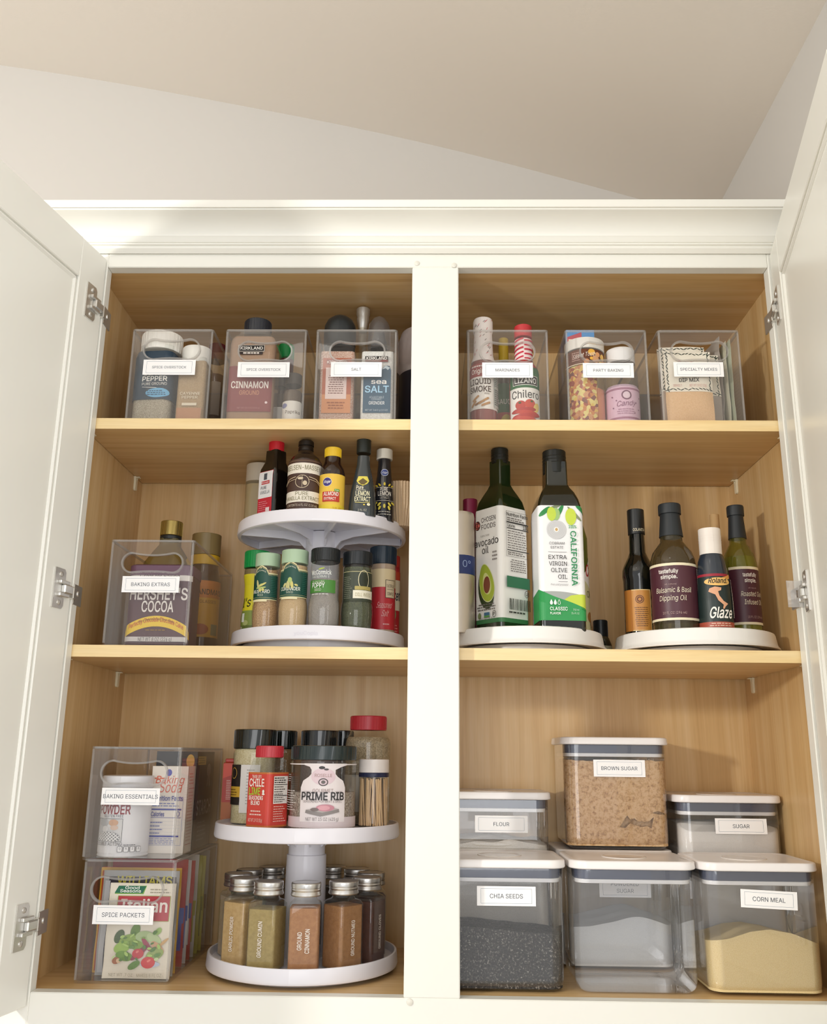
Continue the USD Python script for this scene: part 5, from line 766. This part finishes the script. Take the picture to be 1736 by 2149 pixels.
for i, (y, c, c2, nm) in enumerate(((.132, '#b02530', '#3a4fa8', 'red and blue seasoning sachet, fifth from the front in the lowest bin'), (.152, '#d5d2ce', '#3a62b0', 'white seasoning sachet with blue foot, sixth from the front'), (.174, '#c4262e', '#e4e0da', 'red and white seasoning sachet near the middle of the lowest bin'), (.196, '#d2d0c6', '#b8b430', 'pale grey seasoning sachet in front of the yellow-green one'), (.218, '#b5b42c', '#a8a82a', 'yellow-green seasoning sachet towards the back of the lowest bin'), (.240, '#c9c540', '#8a9a3a', 'lime yellow seasoning sachet, second from the back'), (.262, '#8f8a80', '#5a4a40', 'grey brown seasoning sachet at the very back'))):
    t = thing('seasoning_sachet', nm, 'sachet', (-.3955, y, zS)); pk = Packet(.106, .138 - .003 * (i % 3), .009, 20 + i, .0); part(t, 'pouch', pk.mesh(), plain(c, .35), 60)
    L = Label(pk); L.rect(-.045, .02, .05, .055, c2); L.rect(.03, .055, .052, .075, '#3a5fb0' if i < 3 else c2); L.build(t)

# ---------------------------------------------------------------- bottom left: turntable, upper tray
zV = .1883
JAR = P(0, .94, .012, 1, .74, 1, .78, .97, .80, .9)
t, B, R, H = jar('seasoning_jar', 'large seasoning jar with glossy black lid and dark label, left on the tray', 'spice jar', 484, 574, 1700, .168, zV, 1531, JAR, GLASS, 1, -8, .79, powder('garlic_blend', '#c9b98c', '#e4d9b4', 420, .8, '#8a7a44', (.40, .62)), (.79, 1, 1.0, plain('#141a16', .15, .5), 40), ucap=528)
L = Label(B); L.rect(-R * 1.5, H * .20, -R * .30, H * .62, '#2a2320'); L.rect(-R * 1.5, H * .28, -R * .3, H * .39, '#d2a83c'); L.ring(-R * .75, H * .53, R * .22, H * .06, .0010, '#c9a04a'); L.rect(-R * .30, H * .12, R * .6, H * .62, '#e9e6e2'); L.rows(R * .0, R * .5, H * .58, H * .2, 12, '#a8a4a0', .9, .3); L.rows(-R * 1.1, -R * .4, H * .37, H * .29, 3, '#7a5a1c', 1, .4); L.build(t)
a = W(465, 1700, .205); b = W(500, 1700, .205); w = b[0] - a[0]; h = zz(1592, 470, .205) - zV
t = thing('spice_tin', 'red orange rectangular spice tin at the far left edge of the tray', 'tin', ((a[0] + b[0]) / 2, .200, zV)); part(t, 'body', bx(-w / 2, w / 2, 0, .03, 0, h * .94, .001), plain('#b8452a', .35), False); part(t, 'lid', bx(-w / 2 + .002, w / 2 - .002, .002, .028, h * .94, h, .001), plain('#c43a2c', .35), False)
L = Label(Flat()); L.rect(-w / 2, h * .02, w / 2, h * .92, '#b5392a'); L.rect(-w / 2, h * .02, w / 2, h * .3, '#b5652f'); L.poly([(-w * .5, h * .92), (w * .5, h * .92), (w * .5, h * .78), (-w * .5, h * .68)], '#d9503a'); L.rows(-w * .25, w * .05, h * .66, h * .34, 12, '#e8d2c4', 1, .35); L.build(t)
jar('seasoning_jar', 'black-lidded seasoning jar behind the large one with dark label', 'spice jar', 560, 617, 1700, .235, zV, 1533, JAR, GLASS, 1, 0, .79, powder('brown_blend', '#8a6a44', '#a8845a', 700), (.79, 1, 1.0, plain('#141a16', .15, .5), 40))
t, B, R, H = jar('chile_lime_jar', 'square chile lime seasoning jar with red lid and red label', 'spice jar', 516, 603, 1720, .082, zV, 1565, P(0, .95, .01, 1, .66, 1, .70, .98, .80, .86, .84, .80), GLASS, .30, -33, .66, powder('chile_lime', '#a05a32', '#b87444', 800), (.855, 1, .90, plain('#c2343f', .35), 36), r=.0210, ucap=568)
w = R * .86; L = Label(B); L.rect(-w, H * .035, R * 2.85, H * .665, '#d04438'); L.rect(-w, H * .655, R * 2.85, H * .675, '#c87038'); L.rect(-w, H * .025, R * 2.85, H * .045, '#c87038'); L.text("TRADER JOE'S", -w * .08, H * .605, .0038, '#f0d8cc', w=w * .95, bold=True); L.text('CHILE', -w * .05, H * .505, .0098, '#f6efe6', bold=True, w=w * 1.5); L.text('LIME', -w * .22, H * .405, .0092, '#a9cc3c', bold=True, w=w * 1.15); L.ell(w * .66, H * .445, .0020, .0024, '#f3efe6'); L.ell(w * .68, H * .415, .0026, .0012, '#f3efe6'); L.text('SEASONING', -w * .05, H * .345, .0052, '#f6efe6', bold=True, w=w * 1.45); L.text('BLEND', -w * .08, H * .285, .0052, '#f6efe6', bold=True, w=w * .9); L.rows(-w * .65, w * .65, H * .23, H * .15, 2, '#f0d0c4', 1, .4, 'c'); L.text('NET WT 2.9 OZ (82g)', 0, H * .085, .0042, '#f0d8cc', w=w * 1.4)
L.rect(R * 1.22, H * .30, R * 2.55, H * .63, '#efe8e0'); L.rows(R * 1.28, R * 2.5, H * .62, H * .54, 3, '#3a3230', 1, .5); L.rect(R * 1.25, H * .525, R * 2.52, H * .532, '#1d1816'); L.rows(R * 1.28, R * 2.5, H * .515, H * .40, 4, '#5a504c', .9, .4); L.rect(R * 1.25, H * .392, R * 2.52, H * .40, '#1d1816'); L.rows(R * 1.28, R * 2.5, H * .385, H * .31, 3, '#6a605c', .9, .4); L.rows(R * 1.25, R * 2.5, H * .28, H * .08, 7, '#eec0b4', .95, .35); L.build(t)
t, B, R, H = jar('prime_rib_jar', 'wide prime rib seasoning jar with black lid and white arched label', 'spice jar', 605, 746, 1715, .092, zV, 1565, P(0, .965, .015, .99, .03, 1, .80, 1, .82, .97), GLASS, 1, 4, .44, powder('prime_rib', '#75655a', '#b3a698', 420, .8, '#e0d8cc', (.38, .6)), (.825, 1, .99, plain('#1f2e2e', .25, .3), 48), r=.0455)
L = Label(B); L.rect(-R * 2.4, H * .03, R * 2.4, H * .155, '#dccfd2'); c0 = R * .05
arch_ = [(c0 - R * .70, H * .10), (c0 - R * .70, H * .50), (c0 - R * .62, H * .58), (c0 - R * .44, H * .625), (c0 - R * .36, H * .66), (c0 - R * .36, H * .71), (c0 - R * .42, H * .745), (c0 - R * .6, H * .765), (c0 - R * .6, H * .785), (c0 + R * .75, H * .785), (c0 + R * .75, H * .765), (c0 + R * .55, H * .745), (c0 + R * .36, H * .71), (c0 + R * .36, H * .66), (c0 + R * .44, H * .625), (c0 + R * .62, H * .58), (c0 + R * .70, H * .50), (c0 + R * .70, H * .10)]
L.poly(arch_, '#efe6e6'); L.rect(-R * 1.6, H * .768, R * 1.6, H * .782, '#efe8e6'); L.ell(c0, H * .63, R * .36, H * .10, '#e6cfd6'); L.ell(c0 - R * .05, H * .735, R * .09, H * .018, '#3a3634'); L.ell(c0 + R * .08, H * .715, R * .07, H * .012, '#5a5452'); L.text('ROSELLE', c0, H * .625, .0042, '#b5948e', w=R * .5); L.ring(c0, H * .565, R * .14, H * .045, .0012, '#4a4442'); L.ell(c0, H * .565, R * .06, H * .02, '#6a6462'); L.text('GOURMET', c0, H * .445, .0044, '#a89290', w=R * .6); L.line([(c0 - R * .58, H * .455), (c0 - R * .36, H * .455)], .0004, '#b8a6a4'); L.line([(c0 + R * .36, H * .455), (c0 + R * .58, H * .455)], .0004, '#b8a6a4'); L.text('PRIME RIB', c0, H * .355, .0100, '#2c2a2c', bold=True, w=R * 1.28); L.text('SEASONING FOR MEAT & GRILL', c0, H * .325, .0028, '#8a8082', w=R * 1.15)
L.poly([(c0 - R * .5, H * .205), (c0 - R * .05, H * .165), (c0 + R * .5, H * .215), (c0 + R * .48, H * .25), (c0, H * .235), (c0 - R * .48, H * .24)], '#8f8886'); L.poly([(c0 - R * .48, H * .24), (c0, H * .21), (c0 + R * .48, H * .25), (c0 + .1 * R, H * .275)], '#b5aca8'); L.ell(c0 + R * .08, H * .265, R * .26, H * .04, '#c98a98'); L.ell(c0 + R * .04, H * .265, R * .17, H * .028, '#dfa4ae'); L.ell(c0 - R * .22, H * .245, R * .12, H * .02, '#7d706e'); L.text('NET WT 15 OZ (425 g)', c0, H * .115, .0042, '#8a8284', w=R * .95)
L.rows(-R * 1.35, -R * .78, H * .66, H * .56, 4, '#c9c2c0', .6, .35); L.rows(-R * 1.45, -R * .72, H * .47, H * .22, 9, '#e0dad6', .95, .35, seed=9); L.build(t)
for u0, u1, y, nm in ((627, 707, .200, 'black-lidded seasoning jar directly behind the prime rib jar'), (694, 738, .238, 'black-lidded seasoning jar at the back, left of the red-lidded jar')):
    jar('seasoning_jar', nm, 'spice jar', u0, u1, 1700, y, zV, 1533, JAR, GLASS, 1, 0, .79, powder('mixed_blend', '#6d4a44', '#8a6a60', 700), (.79, 1, 1.0, plain('#12171a', .15, .5), 40))
t, B, R, H = jar('seasoning_jar', 'tall seasoning jar with red flip lid behind the toothpick jar', 'spice jar', 720, 819, 1700, .182, zV, 1503, P(0, .95, .012, 1, .74, 1, .78, .96, .83, .80, .86, .76), GLASS, 1, 0, .80, powder('herb_blend', '#8a7a5e', '#bda98a', 480, .8, '#6a6444', (.40, .62)), (.865, 1, .78, plain('#bd2c38', .35), 36), ucap=771)
L = Label(B); L.rect(-R * 1.2, H * .12, R * 1.2, H * .45, '#cfc6b8'); L.build(t)
t, B, R, H = jar('toothpick_jar', 'clear jar of toothpicks with white lid and navy band', 'jar', 751, 815, 1710, .120, zV, 1593, P(0, .96, .012, 1, .74, 1), GLASS, 1, 0, None, None, (.80, 1, 1.0, plain('#e9e2de', .4), 0))
part(t, 'navy_band', lidmesh(H * .735, H * .80, R * 1.0), plain('#1c2346', .35)); pk_ = []
q = random.Random(21)
for k in range(110):
    a, r1 = q.uniform(0, 2 * PI), R * (.9 if k < 70 else q.uniform(.2, .8)); b_ = a + q.uniform(-.35, .15); pk_.append(tube([(r1 * math.cos(a), r1 * math.sin(a), .003), (r1 * .97 * math.cos(b_), r1 * .97 * math.sin(b_), H * q.uniform(.69, .725))], .00105, 5))
part(t, 'toothpicks', cat(pk_), plain('#d6b183', .6), 60, kind='stuff')

# ---------------------------------------------------------------- bottom left: ring of square spice jars
zJ = .0158; ring_r = .0945
SQJ = P(0, .93, .02, 1, .735, 1, .775, .93, .80, .78, .815, .72, .86, .72)
hJ = zz(1851, 662, .062) - zJ
spec = [(8, 3, '#a8734a', '#b98558', ['GROUND', 'CINNAMON'], 'ground cinnamon'), (-23.5, -16, '#a08a52', '#b39c62', ['GROUND CUMIN'], 'ground cumin'), (-54, -32, '#c29e68', '#d4b27e', ['GARLIC POWDER'], 'garlic powder'), (40, 46, '#97693f', '#a97a4c', ['GROUND NUTMEG'], 'ground nutmeg'), (71.5, 64, '#4a281a', '#5a3222', ['GROUND CLOVES'], 'ground cloves'), (-85, -60, '#c9ae8a', '#d9c2a0', None, 'pale powder, left of garlic'),
        (103, 100, '#5a3a22', '#6a4a30', None, 'dark spice, right back'), (134, 130, '#6a5a3a', '#7a6a48', None, 'herbs, second from right at back'), (162, 160, '#4a3a2a', '#5a4a38', None, 'spice right behind the post'), (-166, 190, '#4a4230', '#5a5240', None, 'spice left behind the post'), (-140, 215, '#7a5a3a', '#8a6a48', None, 'brown spice, back left'), (-113, 245, '#8a8a5c', '#a0a070', None, 'green herbs, left back')]
for i, (an, rz, c1, c2, txt, nm) in enumerate(spec):
    a = math.radians(an); R = .0205
    t = thing('square_spice_jar', f'square glass spice jar with silver lid holding {nm}', 'spice jar', (BLX + ring_r * math.sin(a), BLY - ring_r * math.cos(a), zJ), rz)
    B = Body([(hJ * p_, R * q_, R * q_, R * q_ * (.26 if p_ < .76 else .26 + min((p_ - .76) * 18, .74))) for p_, q_ in SQJ]); part(t, 'body', B.mesh(9), GLASS)
    part(t, 'contents', B.inset(.0014, top=hJ * (.72 if i not in (1,) else .69)).mesh(9), powder('ground_' + c1.strip('#'), c1, c2, 160, .9, w=(.35, .7), bump=.15)); part(t, 'lid', silverlid(hJ * .845, hJ, R * .96), SILVERLID)
    if txt:
        L = Label(B)
        for k, s_ in enumerate(txt): L.text(s_, (.003 + (k - (len(txt) - 1) / 2) * .010), hJ * .36, .0056, '#efe6da', w=hJ * (.40 if len(s_) > 9 else .20 if s_ == 'GROUND' else .27), deg=90, bold=True)
        L.build(t, 'lettering')

# ---------------------------------------------------------------- bottom right: square lidded containers
def fill_mesh(w, d, r, fn, n=26, z0=0.0):
    bs = Body([(0, w / 2, d / 2, r)]).mesh(7, False); O = np.array(bs.vertices)[:, :2]
    keep = [i for i in range(len(O)) if np.linalg.norm(O[i] - O[i - 1]) > 1e-6]; O = O[keep]; out = []
    for i in range(len(O)):
        a, b = O[i], O[(i + 1) % len(O)]; k = max(1, int(np.linalg.norm(b - a) / .005)); out += [a + (b - a) * j / k for j in range(k)]
    O = np.array(out); N = len(O); V, Fc = [], []
    for x, y in O: V.append((x, y, z0))
    sc = np.linspace(1, 0, n)[:-1]
    for s_ in sc:
        for x, y in O * s_: V.append((x, y, fn(x, y)))
    V.append((0, 0, fn(0, 0))); V.append((0, 0, z0)); m = len(sc)
    for i in range(m):
        for k in range(N): a, b = i * N + k, i * N + (k + 1) % N; Fc += [[a, b, b + N], [a, b + N, a + N]]
    for k in range(N): Fc += [[m * N + k, m * N + (k + 1) % N, len(V) - 2], [len(V) - 1, (k + 1) % N, k]]
    return trimesh.Trimesh(np.array(V), np.array(Fc), process=False)
nz = lambda x, y, s_=60, k=0: float(meshkit.noise(np.array([[x * s_ + k * 7.3, y * s_ + 3.1, k * 2.7]]))[0])
def container(lab, u0, u1, v, y0, d, z, H, contents=None, text=None, cardpx=None, sub=None, ang=0, x=None, grey='#5d6068', size=.0052):
    a, b = W(u0, v, y0), W(u1, v, y0); w = b[0] - a[0] if x is None else x[1] - x[0]; cx = (a[0] + b[0]) / 2 if x is None else (x[0] + x[1]) / 2
    t = thing('food_container', lab, 'food container', (cx, y0 + d / 2, z)); bw, bd = w / 2 - .0045, d / 2 - .0045
    O_ = lambda z_, e, r_: (z_, bw - e, bd - e, max(r_ - e, .004))
    body = Body([O_(0, .012, .020), O_(.001, .0085, .020), O_(.004, .004, .020), (.009, bw - .0015, bd - .0015, .0185), (.015, bw - .0008, bd - .0008, .019), (H - .0112, bw, bd, .019)])
    part(t, 'body', body.mesh(8), OXO, 40)
    hw, hd, rr = w / 2, d / 2, .022
    ld = part(t, 'lid', Body([(H - .0110, hw - .003, hd - .003, rr - .003), (H - .0104, hw - .0008, hd - .0008, rr), (H - .009, hw, hd, rr), (H - .002, hw - .0006, hd - .0006, rr), (H - .0006, hw - .0016, hd - .0016, rr - .001), (H, hw - .0034, hd - .0034, rr - .003), (H, hw - .0085, hd - .0085, rr - .008), (H - .0012, hw - .0100, hd - .0100, rr - .0095), (H - .0014, .004, .004, .004)]).mesh(8), plain('#f3efee', .25), 40)
    part(ld, 'button', circ([(H - .0013, .030), (H - .0004, .0295), (H - .0002, .028), (H - .0002, .027), (H - .0010, .0255), (H - .0009, .001)]).mesh(12), plain('#ece6e2', .15), 40)
    part(ld, 'gasket', Body([(H - .0232, bw - .0036, bd - .0036, .0155), (H - .0228, bw - .0030, bd - .0030, .016), (H - .0120, bw - .0030, bd - .0030, .016), (H - .0112, bw - .0036, bd - .0036, .0155)]).mesh(8), plain('#4b5268', .25), 40)
    bp = Body([(H - .0286, bw - .0062, bd - .0062, .013), (H - .0280, bw - .0040, bd - .0040, .0150), (H - .0250, bw - .0036, bd - .0036, .0155), (H - .0233, bw - .0040, bd - .0040, .0150)]).mesh(8)
    part(ld, 'base_plate', bp, plain('#f2f0f0', .3), 40)
    iw, id_ = 2 * (bw - .0026), 2 * (bd - .0026)
    if contents: contents(t, iw, id_, z)
    if text:
        a, b = W(cardpx[0], cardpx[1], y0 + .0045), W(cardpx[2], cardpx[3], y0 + .0045)
        card(t, Flat((0, -bd - .0002, 0)), a[0] - cx, b[2] - z, b[0] - cx, a[2] - z, text, h=size, sub=sub, ang=ang, grey=grey)
    return t
def stuffing(mat, fn, name='contents', r=.0165, z0=.0042):
    def go(t, iw, id_, z): part(t, name, fill_mesh(iw, id_, r, lambda x, y: fn(x / iw * 2, y / id_ * 2), z0=z0), mat, 60, kind='stuff')
    return go
Y1, DD = .0285, .1345; Y2 = Y1 + DD + .0025
hL = lambda v, u, y=Y1 + .008: zz(v, u, y)
H1, H2 = .1575, .2360
SUGAR = powder('white_sugar', '#e6e0da', '#f1ede8', 1500, .8); FLOUR = powder('flour', '#e0d8cc', '#ece6dc', 700, .9); PSUG = powder('powdered_sugar', '#e9e8e4', '#f2f1ee', 700, .9)
CHIA = powder('chia', '#1f1c1a', '#45403b', 380, .6, '#b5ada4', (.44, .58), .6); CORN = powder('corn_meal', '#dcc48c', '#e8d4a4', 1100, .9); BROWN = powder('brown_sugar', '#94683e', '#cfa674', 210, .85, '#dcb98e', (.26, .46), .9)
ch0, ch1 = hL(1948, 968), hL(1971, 1150)
container('lidded container of chia seeds, front left of the six square containers', 950, 1190, 1802, Y1, DD, 0, H1, stuffing(CHIA, lambda x, y: ch0 + (ch1 - ch0) * (x + 1) / 2 - .004 * y + .0015 * nz(x, y, 6)), 'CHIA SEEDS', (1001, 1859, 1125, 1902), x=(.0085, .1738))
container('empty lidded container at the middle of the front row', 1197, 1467, 1807, Y1, DD, 0, H1, x=(.1776, .3428))
cm = [hL(1976, 1500), hL(1951, 1600), hL(1984, 1720)]
container('lidded container of yellow corn meal, front right', 1468, 1725, 1814, Y1, DD, 0, H1, stuffing(CORN, lambda x, y: float(np.interp(x, [-1, -.6, -.25, .1, .5, 1], [cm[0], cm[0] + .004, cm[1] - .003, cm[1], (cm[1] + cm[2]) / 2 + .004, cm[2]])) - .010 * (y + 1) / 2 + .001 * nz(x, y, 5, 2)), 'CORN MEAL', (1553, 1868, 1675, 1908), ang=-2.5, x=(.3440, .4996))
fl = zz(1772, 1060, Y2 + .008)
container('tall lidded container of flour behind the chia seeds', 960, 1160, 1664, Y2, DD, 0, H2, stuffing(FLOUR, lambda x, y: fl + .006 * nz(x, y, 3, 4) + .006 * (1 - x * x) - .004), 'FLOUR', (997, 1711, 1108, 1748), x=(.0115, .1745))
ps = zz(1950, 1330, Y2 + .008)
container('lidded container of powdered sugar under the brown sugar', 1170, 1410, 1770, Y2, DD, 0, H1, stuffing(PSUG, lambda x, y: ps + .014 * math.exp(-((x - .35) / .5) ** 2) + .004 * nz(x, y, 3, 6)), 'POWDERED', (1257, 1842, 1367, 1884), 'SUGAR', x=(.1790, .3480), grey='#85888e')
bs = zz(1601, 1300, Y2 + .008) - (H1 + .0004)
def brown(t, iw, id_, z):
    m = fill_mesh(iw, id_, .0150, lambda x, y: bs + .0035 * nz(x, y, 120, 3) + .003 * nz(x, y, 40, 1), z0=.0050)
    cx = (.1895 + .3505) / 2; pl = [(1301, 1735), (1316, 1712), (1322, 1720), (1331, 1718), (1338, 1724), (1352, 1725), (1362, 1724), (1371, 1716), (1367, 1738), (1358, 1733), (1345, 1735), (1331, 1730), (1322, 1727), (1312, 1737)]
    pp = Polygon([((lambda g: (g[0] - cx, g[2] - z))(W(u, v, Y2 + .009))) for u, v in pl]).buffer(.0004); p2 = Polygon([((lambda g: (g[0] - cx, g[2] - z))(W(u, v, Y2 + .009))) for u, v in ((1368, 1706), (1380, 1702), (1394, 1706), (1396, 1710), (1380, 1709))])
    M = m3.Manifold(m3.Mesh(np.array(m.vertices, np.float32), np.array(m.faces, np.uint32)))
    if not M.is_empty():
        M = M - pr_y(pp, -id_ / 2 - .01, -id_ / 2 + .014) - pr_y(p2, -id_ / 2 - .01, -id_ / 2 + .010)
        for k in range(26):
            q_ = random.Random(100 + k); x_, z_ = q_.uniform(-iw / 2 + .006, iw / 2 - .006), .006 + (bs - .01) * q_.random() ** 1.7; M = M - m3.Manifold.sphere(q_.uniform(.0008, .0022), 8).scale([1.6, 1, .7]).rotate([0, q_.uniform(-60, 60), 0]).translate([x_, -id_ / 2, z_])
        m = M
    part(t, 'contents', m, BROWN, 40, kind='stuff')
container('lidded container of brown sugar standing on the powdered sugar container', 1178, 1406, 1546, Y2, DD, H1 + .0004, H1, brown, 'BROWN SUGAR', (1245, 1594, 1355, 1631), x=(.1895, .3505))
sg = zz(1744, 1540, Y2 + .008)
container('tall lidded container of white sugar behind the corn meal', 1419, 1653, 1670, Y2, DD, 0, H2 - .001, stuffing(SUGAR, lambda x, y: sg - .002 + (.008 + .006 * nz(x, y, 3, 9)) * min(1, (y + 1) * 3) - .010 * max(0, x - .5) * min(1, (y + 1) * 2)), 'SUGAR', (1500, 1717, 1611, 1751), x=(.3520, .5105))
